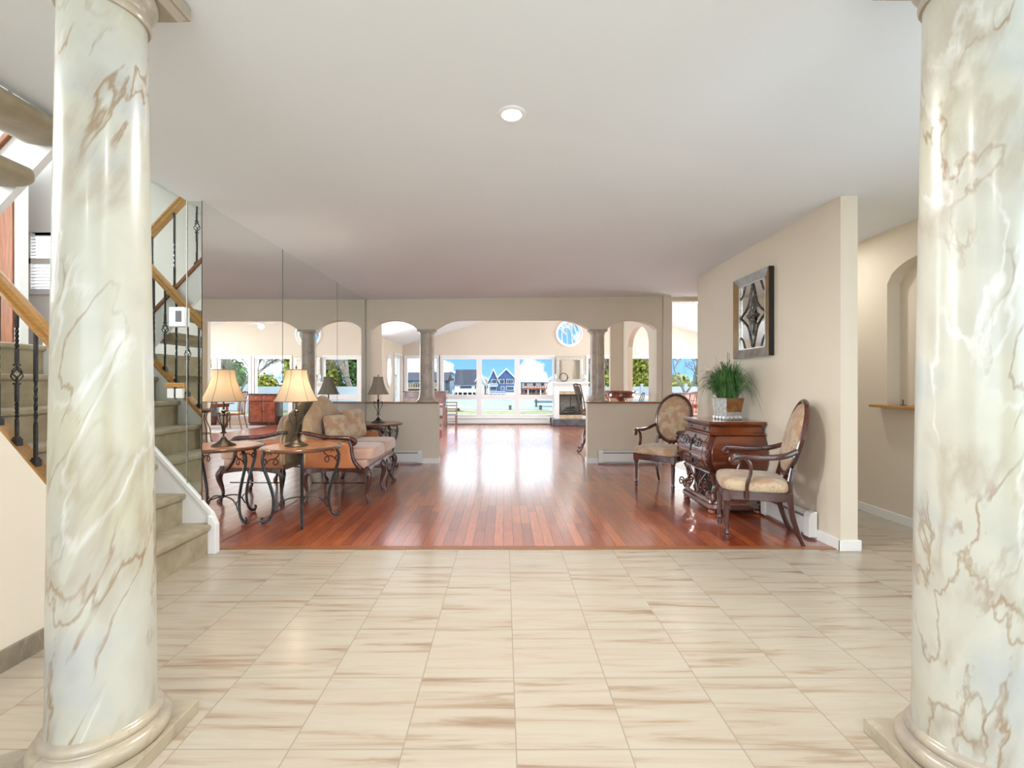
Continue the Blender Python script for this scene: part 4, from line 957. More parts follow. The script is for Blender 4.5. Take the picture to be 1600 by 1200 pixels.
MB().loft([ringr(.345, -.245, .28, .790), ringr(.362, -.262, .285, .797), ringr(.362, -.262, .285, .808), ringr(.335, -.235, .27, .820), ringr(.335, -.235, .27, .872), ringr(.355, -.255, .28, .888), ringr(.372, -.272, .285, .905), ringr(.372, -.272, .285, .924), ringr(.366, -.266, .285, .930)]).build('cornice', 'chest_wood', c)
d = MB().box(-.27, -.246, .825, .27, -.234, .872).build('drawer', 'chest_front', c, bevel=.003)
for sx in (-1, 1): MB().ball((sx * .17, -.256, .848), .010, 8).lathe([(.002, 0), (.016, .002), (.016, .006), (.002, .008)], (0, 0, 0), 10, mat=Matrix.Translation((sx * .17, -.246, .848)) @ Matrix.Rotation(R(90), 4, 'X')).build('knob', 'pewter', d, smooth=True)

# ------------------------------------------------------------------ potted grass
p = thing('potted_grass', 'bushy green grass plant in a square silver and rust pot on the chest', 'plant', (2.41, 4.96, .931), R(-75))
def sq(h, z): return [Vector((a * h, b * h, z)) for a, b in ((-1, -1), (1, -1), (1, 1), (-1, 1))]
MB().loft([sq(.098, .0), sq(.128, .245), sq(.132, .25), sq(.118, .252), sq(.112, .23)]).build('pot', 'pot_silver', p)
MB().loft([[Vector((.0995, -.097, .04)), Vector((.1015, -.097, .04)), Vector((.1015, .097, .04)), Vector((.0995, .097, .04))][::1], ]+[[Vector((.131, -.126, .248)), Vector((.133, -.126, .248)), Vector((.133, .126, .248)), Vector((.131, .126, .248))]]).build('rust_face', 'pot_rust', p)
MB().loft([[Vector((-.097, -.1065, .04)), Vector((.099, -.1065, .04)), Vector((.099, -.1035, .04)), Vector((-.097, -.1035, .04))]] + [[Vector((.04, -.1335, .248)), Vector((.128, -.1335, .248)), Vector((.128, -.130, .248)), Vector((.04, -.130, .248))]]).build('rust_face', 'pot_rust', p) if False else None
m = MB(); m.loft([sq(.112, -.0), sq(.116, .03), sq(.110, .045), sq(.1, .046)])
for k in range(4):
    for i in range(4):
        Mx = Matrix.Rotation(k * math.pi / 2, 4, 'Z') @ Matrix.Translation((-.084 + i * .056, -.116, .022)) @ Matrix.Rotation(R(90), 4, 'X')
        m.lathe([(.001, 0), (.024, .002), (.018, .009), (.001, .012)], (0, 0, 0), 10, mat=Mx)
m.build('pot_skirt', 'silver', p, smooth=True, auto=40)
MB().loft([sq(.112, .225), sq(.112, .235)]).build('soil', 'soil', p)
m = MB(); rnd = random.Random(4)
for i in range(1300):
    a = rnd.uniform(0, 2 * math.pi); r0 = rnd.uniform(0, .085); out_ = rnd.uniform(.05, .24) if i % 9 else rnd.uniform(.22, .30); hgt = rnd.uniform(.10, .36) * (1.12 - out_ * 1.6) + .06
    if i % 23 == 0: hgt += .08
    c_, s_ = math.cos(a), math.sin(a); drop = rnd.uniform(.0, .24) * (out_ / .2); wd = rnd.uniform(.0022, .0045)
    pts = []
    for k in range(7):
        u = k / 6; rad = r0 + out_ * u ** .85; z = .235 + hgt * math.sin(min(u * 1.9, math.pi / 2 * 1.0 + u * .3)) - drop * max(0, u - .45) ** 1.5 * 2.2; pts.append(Vector((rad * c_, rad * s_, z)))
    side = Vector((-s_, c_, rnd.uniform(-.4, .4))).normalized(); prev = None
    lim = .205
    wxd = [ (q.x * math.cos(R(-75)) - q.y * math.sin(R(-75))) for q in pts ]
    if max(wxd) > lim: continue
    for k, q in enumerate(pts):
        w_k = wd * (1 - (k / 6) ** 2 * .92); cur = (m.bm.verts.new(q - side * w_k), m.bm.verts.new(q + side * w_k + Vector((0, 0, .0008))))
        if prev: m.bm.faces.new((prev[0], prev[1], cur[1], cur[0]))
        prev = cur
fo = m.build('foliage', 'grass_blade', p); fo['kind'] = 'stuff'
p.scale = (.88, .88, .92); fo.scale = (1.2, 1.2, 1.12); fo.location = (0, 0, -.035)

# ------------------------------------------------------------------ framed mirror art on the right wall
a = thing('wall_art', 'wood framed mirror panel with pewter diamond and flower on the right wall', 'wall art', (2.648, 4.86, 2.03), R(-90))
# local: x along the wall, front towards -y
HW, HH = .345, .435
def mitre(parent, name, m_, pts2):
    return None
def framebar(x0, x1, z0, z1, horiz):
    # sloped moulding, high at outer edge
    if horiz: pass
def bar(poly_outer, name, mt):
    m = MB(); (x0, z0), (x1, z1), (x2, z2), (x3, z3) = poly_outer   # outer a, outer b, inner b, inner a
    m.hexa([(x0, 0, z0), (x1, 0, z1), (x2, 0, z2), (x3, 0, z3), (x0, -.058, z0), (x1, -.058, z1), (x2, -.034, z2), (x3, -.034, z3)])
    return m.build(name, mt, a, bevel=.003)
iw, ih = HW - .085, HH - .085
bar(((-HW, -HH), (-HW, HH), (-iw, ih), (-iw, -ih)), 'frame_side', 'art_gold'); bar(((HW, HH), (HW, -HH), (iw, -ih), (iw, ih)), 'frame_side', 'art_gold')
bar(((-HW, HH), (HW, HH), (iw, ih), (-iw, ih)), 'frame_top', 'art_grey'); bar(((HW, -HH), (-HW, -HH), (-iw, -ih), (iw, -ih)), 'frame_bottom', 'art_grey')
MB().box(-HW - .004, -.05, -HH - .004, -HW, 0, HH + .004).box(HW, -.05, -HH - .004, HW + .004, 0, HH + .004).build('frame_edge', 'black', a)
m = MB()
for (x0, z0, x1, z1) in ((-iw, -ih, -iw + .012, ih), (iw - .012, -ih, iw, ih), (-iw, ih - .012, iw, ih), (-iw, -ih, iw, -ih + .012)): m.box(x0, -.038, z0, x1, -.02, z1)
m.build('inner_bead', 'silver', a)
MB().box(-iw, -.018, -ih, iw, -.014, ih).build('mirror_glass', 'mirror', a)
m = MB(); dx, dz = iw - .012, ih - .012
for sx in (-1, 1):
    for sz in (-1, 1):
        pts = [(sx * dx * (1 - u) ** 1.0 * (1 - .42 * math.sin(math.pi * u) ) , -.024, sz * dz * u * (1 - .16 * math.sin(math.pi * u))) for u in [i / 10 for i in range(11)]]
        m.tube(pts, .009, 6, smooth=False)
        m.tube([(sx * dx, -.022, sz * dz * .62), (sx * dx * .80, -.022, sz * dz * .74), (sx * dx * .62, -.022, sz * dz)], .007, 6)
m.build('diamond_lattice', 'pewter', a, smooth=True)
m = MB()
for q in range(8):
    an = q * math.pi / 4; L_ = (.115 if q % 2 == 0 else .085) * (1.9 if q in (2, 6) else 1)
    for w_s in (-1, 1):
        m.tube([(0, -.03, 0), (L_ * .45 * math.cos(an + w_s * .28), -.036, L_ * .45 * math.sin(an + w_s * .28)), (L_ * math.cos(an), -.026, L_ * math.sin(an))], [.008, .014, .003], 6)
m.ball((0, -.036, 0), .024, 12)
m.build('flower', 'pewter', a, smooth=True)

# ------------------------------------------------------------------ niche ledge item
t = thing('candle_stick', 'tiny grey pricket candle holder on the niche ledge in the corridor', 'candle holder', (3.70, 4.27, 1.11))
MB().lathe([(.001, 0), (.024, .001), (.024, .006), (.006, .01), (.004, .045), (.007, .05), (.001, .055)], seg=14).build('holder', 'pewter', t, smooth=True)

# ------------------------------------------------------------------ recessed ceiling lights
def can_light(label, x, y, z, power, r=.055, slope_=0.0, size=.1, cat='ceiling light'):
    t = thing('ceiling_light', label, cat, (x, y, z), 0, 'recessed ceiling lights'); t.rotation_euler = (0, slope_, 0)
    MB().loft([[Vector((q * math.cos(2 * math.pi * i / 32), q * math.sin(2 * math.pi * i / 32), zz)) for i in range(32)] for q, zz in ((r, .004), (r, -.004), (r + .012, -.006), (r + .024, -.001), (r + .024, .004), (r, .004))], True, False).build('trim_ring', 'trim_can', t, smooth=True)
    MB().lathe([(.001, -.0025), (r, -.0025), (r, .001), (.001, .001)], seg=32).build('diffuser', 'bulb', t)
    d = bpy.data.lights.new('can_lamp', 'AREA'); d.shape = 'DISK'; d.size = size; d.energy = power; d.color = (1, .98, .95)
    l = bpy.data.objects.new('can_lamp', d); COL.objects.link(l); l.parent = t; l.location = (0, 0, -.012)
    return t
can_light('lit recessed light in the middle of the hall ceiling', .044, 2.53, ceil_z(0, 2.53), 60)
can_light('lit recessed light in the sloping ceiling above the dining room', 5.56, 13.8, 4.14 - .283 * (5.56 - 2.15), 12, .09, R(15.8), .15)
for x, y, lab in ((4.6, 9.6, 'added unseen recessed light in the sloping ceiling over the near end of the dining room'), (4.9, 11.6, 'added unseen recessed light in the sloping ceiling between two others over the dining table')):  # unseen lamps added to brighten the vaulted rooms
    z = vault_z(x); can_light(lab, x, y, z, 50, .09, R(15.8), .18)
for x, y, lab in ((-1.2, -1.6, 'added unseen recessed light in the hall ceiling near the entry on the stair side'), (1.4, -1.6, 'added unseen recessed light in the hall ceiling near the entry on the corridor side'), (.1, .2, 'added unseen recessed light in the hall ceiling between the two tall columns')):  # out-of-view lamps added to brighten the hall
    can_light(lab, x, y, ceil_z(x, y), 14)
can_light('added unseen recessed light in the corridor ceiling behind the right partition', 3.10, 4.9, ceil_z(3.10, 4.9), 9)  # hidden lamp added to brighten the corridor
# ------------------------------------------------------------------ fireplace
f = thing('fireplace', 'white mantel fireplace with marble surround and dark slate hearth', 'fireplace', (2.13, 14.99, 0))
def fb(name, mt, x0, y0, z0, x1, y1, z1, bev=.004, par=None): return MB().box(x0, y0, z0, x1, y1, z1).build(name, mt, par or f, bevel=bev)
fb('hearth', 'slate', -.60, -.62, 0, .54, -.0, .205, .02)
fb('side_leg', 'white', -.50, -.34, .205, -.36, 0, 1.22); fb('side_leg', 'white', .36, -.34, .205, .50, 0, 1.22)
fb('header_panel', 'white', -.36, -.34, 1.08, .36, 0, 1.22)
m = MB(); m.loft([[Vector((a * (.50 + w), (-.34 - w) if b < 0 else 0, z)) for a, b in ((-1, -1), (1, -1), (1, 1), (-1, 1))] for w, z in ((0, 1.20), (.01, 1.24), (.03, 1.27), (.06, 1.30), (.07, 1.335))]); m.build('cornice', 'white', f)
fb('mantel_shelf', 'white', -.60, -.44, 1.335, .60, 0, 1.375, .006)
fb('surround', 'tan_marble', -.36, -.33, .98, .36, -.02, 1.08); fb('surround', 'tan_marble', -.36, -.33, .205, .36, -.02, .33)
fb('firebox', 'firebox', -.34, -.05, .33, .34, -.02, .98, 0)
fb('door_frame', 'iron', -.36, -.335, .93, .36, -.325, .98, 0); fb('door_frame', 'iron', -.36, -.335, .33, .36, -.325, .355, 0)
for x in (-.36, -.015, .335): fb('door_frame', 'iron', x, -.335, .355, x + .025, -.325, .93, 0)
fb('glass_door', 'glass', -.34, -.331, .355, .34, -.328, .93, 0)
for i in range(5): MB().tube([(-.2 + i * .02, -.2 + (i % 2) * .08, .40 + (i // 2) * .07), (.22 - i * .02, -.15 + (i % 3) * .04, .42 + (i // 2) * .07)], .035, 8, smooth=False).build('log', 'ash', f)
# mirror over the mantel, wreath and candle sticks on the shelf
t = thing('mantel_mirror', 'silver framed mirror standing on the fireplace mantel', 'mirror', (2.13, 14.93, 1.376))
m = MB(); X, H_ = .43, .80
for (x0, z0, x1, z1) in ((-X, 0, -X + .09, H_), (X - .09, 0, X, H_), (-X + .09, H_ - .09, X - .09, H_), (-X + .09, 0, X - .09, .09)): m.box(x0, -.04, z0, x1, 0, z1)
m.build('frame', 'silver', t, bevel=.008); MB().box(-X + .09, -.02, .09, X - .09, -.015, H_ - .09).build('mirror_glass', 'mirror', t)
t = thing('twig_wreath', 'small grey twig wreath leaning on the mantel mirror', 'wreath', (1.94, 14.86, 1.376))
m = MB(); rnd = random.Random(3)
for k in range(7):
    m.tube([((.13 + rnd.uniform(-.014, .014)) * math.cos(i * math.pi / 10), rnd.uniform(-.012, .012), .15 + (.13 + rnd.uniform(-.014, .014)) * math.sin(i * math.pi / 10)) for i in range(21)], .006, 5, smooth=False)
m.build('wreath_ring', 'bark', t)
for x, lab in ((1.66, 'silver leaf candle stick on the mantel between the wreath and the lake windows'), (2.60, 'silver leaf candle stick on the mantel toward the dining room')):
    t = thing('candle_stick', lab, 'candle holder', (x, 14.80, 1.376), 0, 'silver candle sticks on the mantel')
    MB().lathe([(.001, 0), (.05, .003), (.05, .012), (.02, .03), (.016, .07), (.035, .10), (.045, .16), (.03, .20), (.028, .24), (.045, .26), (.001, .262)], seg=16).build('stick', 'silver', t, smooth=True)

# ------------------------------------------------------------------ round wall mirror on the living room left wall
t = thing('oval_mirror', 'oval white rimmed mirror on the far left wall of the living room', 'mirror', (-3.288, 13.2, 1.68), 0)
E_ = ellipse(.30, .46, 40); MB().loft([[Vector((x, p[0] * s_, p[1] * s_)) for p in E_] for x, s_ in ((0, 1), (.02, 1), (.03, .95), (.02, .88), (.01, .88))]).build('rim', 'white', t, smooth=True)
MB().loft([[Vector((x, p[0] * .87, p[1] * .87)) for p in E_] for x in (.012, .0135)]).build('mirror_glass', 'mirror', t)

# ------------------------------------------------------------------ piano
p = thing('spinet_piano', 'brown upright piano behind the half wall near the lake windows', 'piano', (-2.35, 13.9, 0))
fb2 = lambda n, m_, *a, b=.006: MB().box(*a).build(n, m_, p, bevel=b)
fb2('case', 'piano', -.62, -.12, .62, .62, .30, 1.07); fb2('lid', 'piano', -.66, -.16, 1.07, .66, .33, 1.10)
fb2('key_bed', 'piano', -.66, -.46, .62, .66, -.12, .70); fb2('fall_board', 'piano', -.60, -.20, .72, .60, -.12, .90)
fb2('keys', 'plastic', -.56, -.43, .70, .56, -.20, .725)
for x in (-.62, .56):
    for y in (-.44, .22): fb2('leg', 'piano', x, y, 0, x + .06, y + .06, .62)
fb2('back_rail', 'piano', -.56, .22, .25, .56, .26, .34)
t = thing('piano_stool', 'round stool with magenta velvet cushion just past the left half wall', 'stool', (-1.475, 9.3, 0))
MB().lathe([(.15, .20), (.215, .215), (.24, .26), (.24, .36), (.215, .41), (.15, .43), (.001, .435)], seg=32).build('cushion', 'magenta', t, smooth=True)
for q in range(4):
    a_ = q * math.pi / 2 + .7; MB().tube([(.15 * math.cos(a_), .15 * math.sin(a_), .22), (.19 * math.cos(a_), .19 * math.sin(a_), .1), (.18 * math.cos(a_), .18 * math.sin(a_), 0)], .016, 8).build('leg', 'mahogany', t, smooth=True)
t = thing('side_chair', 'thin brown wooden ladder chair beside the piano', 'chair', (-1.50, 12.9, 0))
for x in (-.17, .17):
    for y in (-.17, .17): MB().box(x - .015, y - .015, 0, x + .015, y + .015, .46 if y < 0 else .80).build('leg', 'piano', t)
MB().box(-.19, -.19, .44, .19, .19, .47).build('seat', 'piano', t, bevel=.006)
for z in (.15, .25): MB().box(-.17, -.012, z, .17, .012, z + .02).build('rung', 'piano', t)
for z in (.58, .68, .77): MB().box(-.17, .16, z, .17, .18, z + .035).build('back_slat', 'piano', t)

# ------------------------------------------------------------------ bar table and iron stools
t = thing('pub_table', 'tall round cherry wood pedestal table behind the right half wall', 'table', (2.30, 9.05, 0))
MB().lathe([(.001, 1.13), (.315, 1.13), (.335, 1.142), (.338, 1.165), (.325, 1.18), (.001, 1.183)], seg=40).build('table_top', 'cherry', t, smooth=True)
MB().lathe([(.24, 1.04), (.27, 1.07), (.27, 1.12), (.26, 1.13)], seg=40).build('apron', 'cherry', t, smooth=True)
MB().lathe([(.20, 0), (.22, .03), (.20, .06), (.08, .10), (.06, .2), (.09, .35), (.10, .5), (.06, .7), (.055, .9), (.09, 1.0), (.22, 1.04)], seg=24).build('pedestal', 'cherry', t, smooth=True)
def bar_stool(label, x, y, rz):
    t = thing('bar_stool', label, 'stool', (x, y, 0), R(rz), 'iron scroll bar stools around the tall table')
    MB().lathe([(.001, .74), (.17, .742), (.19, .76), (.185, .785), (.15, .80), (.001, .805)], seg=28).build('seat_cushion', 'brown_cloth', t, smooth=True)
    MB().lathe([(.165, .72), (.19, .722), (.19, .742), (.165, .742)], seg=28).build('seat_ring', 'bronze', t, smooth=True)
    for q in range(4):
        a_ = q * math.pi / 2 + math.pi / 4; c_, s_ = math.cos(a_), math.sin(a_)
        MB().tube([(r * c_, r * s_, z) for r, z in ((.15, .73), (.10, .68), (.08, .58), (.13, .46), (.17, .34), (.17, .22), (.20, .10), (.26, .02), (.30, .03), (.30, .06))], .0105, 8).build('leg', 'bronze', t, smooth=True)
    MB().tube([(.16 * math.cos(i * math.pi / 10), .16 * math.sin(i * math.pi / 10), .28) for i in range(21)], .008, 6, smooth=False).build('foot_ring', 'bronze', t, smooth=True)
    # back at local -x, leaning back
    m = MB()
    for sy in (-1, 1): m.tube([(-.13, sy * .13, .73), (-.20, sy * .16, .80), (-.24, sy * .17, 1.0), (-.30, sy * .17, 1.27), (-.315, sy * .165, 1.30)], .010, 8)
    m.tube([(-.31, -.168, 1.29), (-.325, 0, 1.31), (-.31, .168, 1.29)], .011, 8)
    m.build('back_frame', 'bronze', t, smooth=True)
    m = MB()
    m.loft([[Vector((-.275 - .04 * k - .012 * (1 - (v / .15) ** 2), v, 1.12 + .15 * k)) for v in (-.15, -.1, -.05, 0, .05, .1, .15)] + [Vector((-.285 - .04 * k - .012 * (1 - (v / .15) ** 2), v, 1.12 + .15 * k)) for v in (.15, .1, .05, 0, -.05, -.1, -.15)] for k in (0, 1)])
    m.build('back_panel', 'bronze', t)
    m = MB()
    for sy in (-1, 1): m.tube([(-.22, sy * .02, .86), (-.225, sy * .08, .90), (-.235, sy * .09, .98), (-.24, sy * .04, 1.0), (-.24, sy * .03, .96), (-.25, sy * .06, 1.10)], .006, 6)
    m.build('back_scroll', 'bronze', t, smooth=True)
bar_stool('iron scroll bar stool at the end of the right half wall', 1.66, 8.62, 12)
bar_stool('iron scroll bar stool behind the tall pedestal table', 1.78, 9.42, -18)
t = thing('iron_easel', 'small black iron scroll easel standing on the right half wall ledge', 'easel', (2.02, 7.72, 1.014))
m = MB()
for sx in (-1, 1): m.tube([(sx * .05, 0, 0), (sx * .03, 0, .05), (sx * .05, 0, .10), (sx * .02, 0, .11), (0, 0, .07)], .005, 6)
m.build('scroll', 'iron', t, smooth=True); 
t = thing('iron_easel', 'black iron scroll easel on the ledge below the arched opening', 'easel', (2.32, 7.72, 1.014))
m = MB()
for k in range(3): m.tube([(-.05 + .03 * k, 0, 0), (-.03 + .03 * k, 0, .07), (.0 + .02 * k, .01, .13), (.02 + .01 * k, 0, .15)], .006, 6)
m.build('scroll', 'iron', t, smooth=True)

# ------------------------------------------------------------------ dining room
struct(MB().box(3.1, 12.2, 0, 6.4, 14.2, .012).build('floor_rug', 'rug'))
t = thing('dining_table', 'cherry dining table standing on the pale rug in the dining room', 'table', (4.75, 13.2, .013))
MB().box(-.95, -.5, .70, .95, .5, .74).build('table_top', 'cherry', t, bevel=.012); MB().box(-.85, -.42, .62, .85, .42, .70).build('apron', 'cherry', t)
for x in (-.8, .8):
    for y in (-.38, .38): MB().lathe([(.02, 0), (.03, .05), (.025, .2), (.045, .45), (.04, .62)], (x, y, 0), 14).build('leg', 'cherry', t, smooth=True)
def dining_chair(label, x, y, rz):
    t = thing('dining_chair', label, 'chair', (x, y, .013), R(rz), 'dining chairs with cream seats')
    for sx in (-1, 1):
        MB().tube([(sx * .20, -.2, 0), (sx * .21, -.21, .2), (sx * .21, -.2, .43)], .018, 8).build('leg', 'chair_wood', t, smooth=True)
        MB().tube([(sx * .19, .28, 0), (sx * .19, .22, .25), (sx * .19, .2, .45), (sx * .19, .23, .8), (sx * .18, .29, 1.05)], .018, 8).build('leg', 'chair_wood', t, smooth=True)
    MB().box(-.22, -.22, .40, .22, .21, .45).build('seat_frame', 'chair_wood', t, bevel=.006); MB().box(-.215, -.215, .45, .215, .20, .485).build('seat_pad', 'cream_cloth', t, bevel=.015)
    m = MB(); m.tube([(-.18, .29, 1.04), (-.1, .30, 1.07), (0, .30, 1.08), (.1, .30, 1.07), (.18, .29, 1.04)], .022, 8); m.build('crest_rail', 'chair_wood', t, smooth=True)
    for x_ in (-.06, 0, .06): MB().tube([(x_ * .6, .2, .46), (x_ * 1.5, .235, .75), (x_ * .7, .295, 1.06)], .010, 6).build('back_splat', 'chair_wood', t, smooth=True)
dining_chair('dining chair with cream seat at the end of the dining table nearest the arch', 3.45, 13.15, 80)
dining_chair('dining chair with cream seat on the near long side of the dining table', 4.35, 12.55, 180)
dining_chair('dining chair with cream seat drawn up beside its neighbour at the dining table', 5.15, 12.55, 180)
def cabinet(label, x, y, w, h, d, n):
    t = thing('wood_cabinet', label, 'cabinet', (x, y, 0))
    MB().box(-w / 2, -d, .06, w / 2, 0, h - .03).build('carcass', 'mahogany', t, bevel=.004); MB().box(-w / 2 - .02, -d - .02, h - .03, w / 2 + .02, 0, h).build('top', 'mahogany', t, bevel=.008); MB().box(-w / 2 + .02, -d + .03, 0, w / 2 - .02, 0, .06).build('plinth', 'mahogany', t)
    for i in range(n):
        x0 = -w / 2 + .03 + i * (w - .06) / n; x1 = x0 + (w - .06) / n - .02
        dd = MB().box(x0, -d - .015, .10, x1, -d, h - .26).build('door', 'cherry', t, bevel=.006); MB().ball((x1 - .04, -d - .025, h * .5), .014, 8).build('knob', 'brass', dd)
        dr = MB().box(x0, -d - .015, h - .23, x1, -d, h - .06).build('drawer', 'cherry', t, bevel=.006); MB().ball(((x0 + x1) / 2, -d - .025, h - .145), .014, 8).build('knob', 'brass', dr)
cabinet('dark red wood sideboard under the dining room windows beside the fireplace', 3.40, 14.93, .9, 1.0, .42, 2)
cabinet('dark red wood buffet under the dining room window framing bare branches', 5.65, 14.55, 1.5, 1.04, .45, 3)
# ceiling fan with lit globe
z = 3.96
t = thing('ceiling_fan', 'white ceiling fan with glowing globe hanging from the vault', 'ceiling fan', (2.8, 13.4, 3.05))
MB().tube([(0, 0, .1), (0, 0, .90)], .012, 8, smooth=False).build('down_rod', 'white', t); MB().lathe([(.03, 0), (.10, .01), (.11, .06), (.06, .11), (.02, .12)], seg=20).build('motor', 'white', t, smooth=True)
for q in range(4): MB().box(.10, -.055, .035, .50, .055, .043, Matrix.Rotation(q * math.pi / 2 + .3, 4, 'Z')).build('blade', 'white', t)
MB().ball((0, 0, -.04), .085, 16).build('globe', 'fanlight', t, smooth=True)

# ------------------------------------------------------------------ plant by the stairwell seen in the mirror
t = thing('flower_ball', 'small ball of orange flowers on a stem seen in the stair mirror', 'flowers', (-4.62, 1.75, 1.611))
MB().ball((0, 0, .98), .09, 14).build('bloom', 'orange', t, smooth=True); MB().tube([(0, 0, .28), (0, 0, .9)], .008, 6, smooth=False).build('stem', 'grass_blade', t); MB().lathe([(.001, 0), (.09, .0), (.13, .22), (.14, .30), (.11, .30), (.001, .28)], seg=20).build('vase', 'plastic', t, smooth=True)

# ------------------------------------------------------------------ outside: lawn, bulkhead, water, dock, houses
def out(name, mb, mt): return struct(mb.build(name, mt))
out('ground_lawn', MB().box(-30, YB + .16, -.5, 40, 25.0, -.10), 'lawn')
out('ground_strip', MB().box(-30, 24.2, -.099, 2.6, 24.9, -.085), 'sand')
out('ground_water', MB().box(-90, 25.2, -1.2, 90, 71, -.62), 'water')
out('ground_right', MB().box(2.9, 25.01, -1.1, 40, 27.6, -.10), 'lawn')
out('ground_far_bank', MB().box(-90, 71.0, -1.2, 90, 140, -.35), 'sand')
out('ground_entry', MB().box(-14, -16, -.5, 14, -3.42, -.1), 'lawn')
t = thing('bulkhead', 'low weathered timber bulkhead along the edge of the water', 'bulkhead', (0, 25.1, -.7)); MB().box(-30, -.1, -.4, 2.5, .08, .63).build('planking', 'pile', t)
for x, lab in ((-6.0, 'short timber mooring post farthest toward the piano side of the bulkhead'), (-4.15, 'short timber mooring post behind the pale platform'), (-1.35, 'short timber mooring post at the left edge of the middle lake window'), (.35, 'short timber mooring post low in the middle of the centre lake window'), (1.98, 'short timber mooring post near the right side of the lake windows')):
    o = MB().lathe([(.09, 0), (.08, .5), (.08, .93), (.07, .95), (.001, .96)], (0, 0, 0), 12).build('mooring_post', 'pile'); o.location = (x, 24.78, -.8 + .02)
    tag(o, lab, 'post', 'mooring posts along the bulkhead')
t = thing('boat_dock', 'grey boat dock on tall pilings seen through the right lake window', 'dock', (3.9, 40, -.62))
MB().box(-1.2, -1, .32, 4.6, 1, .50).build('deck_boards', 'dock', t)
for x in (-1.15, 1.0, 2.3, 4.3): MB().lathe([(.09, -.3), (.09, 1.35), (.001, 1.38)], (x, -1.05, 0), 10).build('piling', 'pile', t)
t = thing('wooden_platform', 'pale wooden platform on two bollards beside the water', 'platform', (-3.1, 24.0, -.10))
MB().box(-1.3, -.4, .16, 1.0, .4, .22).build('deck_boards', 'sand', t)
for x in (-.9, .7): MB().box(x - .08, -.3, 0, x + .08, .3, .16).build('bollard', 'pile', t)

def house(label, x, y, parts):
    t = thing('waterfront_house', label, 'house', (x, y, -.35), 0, None)
    for q in parts:
        k = q[0]
        if k == 'box': MB().box(*q[2:8]).build(q[8] if len(q) > 8 else 'wall', q[1], t)
        elif k == 'gable':   # gable facing the water: x0,x1,zeave,zpeak,y0,y1
            _, mt, rt, x0, x1, ze, zp, y0, y1 = q; xc = (x0 + x1) / 2
            MB().prism([(x0, ze), (x1, ze), (xc, zp)], 'y', y0, y1).build('gable', mt, t)
            e_ = .35; sl = (zp - ze) / (xc - x0)
            for (xa_, xb_) in ((x0 - e_, xc), (x1 + e_, xc)):
                za_ = ze - e_ * sl; MB().prism([(xa_, za_), (xb_, zp), (xb_, zp + .28), (xa_, za_ + .28)], 'y', y0 - .3, y1).build('roof', rt, t)
        elif k == 'slope':   # ridge parallel to the water
            _, rt, x0, x1, ze, zp, y0, y1 = q; ym = (y0 + y1) / 2
            MB().prism([(y0 - .3, ze), (ym, zp), (y1 + .3, ze)], 'x', x0, x1).build('roof', rt, t)
        elif k == 'win':
            _, x0, x1, z0, z1, yy = q; w = MB().box(x0 - .08, yy - .05, z0 - .08, x1 + .08, yy, z1 + .08).build('window', 'h_white', t); MB().box(x0, yy - .08, z0, x1, yy - .05, z1).build('pane', 'h_glass', w)
        elif k == 'rail':
            _, mt, x0, x1, z0, z1, yy = q; m = MB(); m.box(x0, yy - .05, z1 - .08, x1, yy + .05, z1); m.box(x0, yy - .05, z0, x1, yy + .05, z0 + .08)
            n = max(2, int((x1 - x0) / .35))
            for i in range(n + 1): xx = x0 + (x1 - x0) * i / n; m.box(xx - .05, yy - .04, z0, xx + .05, yy + .04, z1)
            m.build('railing', mt, t)
        elif k == 'stilt':
            _, mt, x0, x1, n, z1, yy = q
            for i in range(n): xx = x0 + (x1 - x0) * i / max(1, n - 1); MB().box(xx - .09, yy - .09, -.6, xx + .09, yy + .09, z1).build('stilt', mt, t)
Y0 = 72.0
house('teal gabled lake house with tan deck seen past the left column', -12.3, Y0, [
    ('box', 'h_teal', -2.9, 0, .2, 3.2, 6, 2.3), ('slope', 'h_roof', -3.3, 3.6, 2.2, 3.6, 0, 7), ('box', 'h_tan', -2.6, -2, .9, 2.8, 0, 1.1, 'deck'), ('rail', 'h_tan', -2.6, 2.8, 1.1, 1.75, -1.9), ('win', -1.8, -.8, 1.1, 1.9, 0), ('win', .5, 1.5, 1.1, 1.9, 0), ('stilt', 'pile', -2.4, 2.6, 4, 1, -1.8)])
house('tall pale blue waterfront house with small square windows', -9.15, Y0 + 9, [
    ('box', 'h_light', -1.1, 0, 0, .9, 7, 3.1), ('gable', 'h_light', 'h_roof2', -1.1, 1.1, 3.1, 3.75, 0, 7), ('win', -.75, -.35, 2.1, 2.6, 0), ('win', .1, .4, 2.2, 2.7, 0), ('win', -.65, -.4, .8, 1.3, 0), ('win', .35, .6, .9, 1.4, 0), ('stilt', 'pile', -.9, .9, 3, .1, -.2)])
house('white waterfront house with big dark slate roof raised on stilts', -6.0, Y0, [
    ('box', 'h_white', -1.7, 0, .55, 1.9, 6, 1.75), ('slope', 'h_roof', -1.75, 1.75, 1.55, 4.0, 0, 5), ('gable', 'h_white', 'h_white', 1.4, 3.0, 1.7, 3.3, .5, 6), ('box', 'h_white', 1.6, .5, -.2, 3.0, 6, 1.75), ('win', -.8, 1.0, 1.0, 1.35, 0), ('win', 1.5, 1.7, .95, 1.4, -.02), ('rail', 'h_white', -1.9, 2.0, .45, .75, -.9), ('box', 'h_white', -1.9, -1, .35, 2.0, 0, .45, 'deck'), ('stilt', 'h_white', -1.8, 1.9, 6, .4, -.9), ('box', 'black', -1.6, .6, -.3, 1.5, 1, .5, 'undercroft_shade')])  # black block stands in for shade under the raised floor
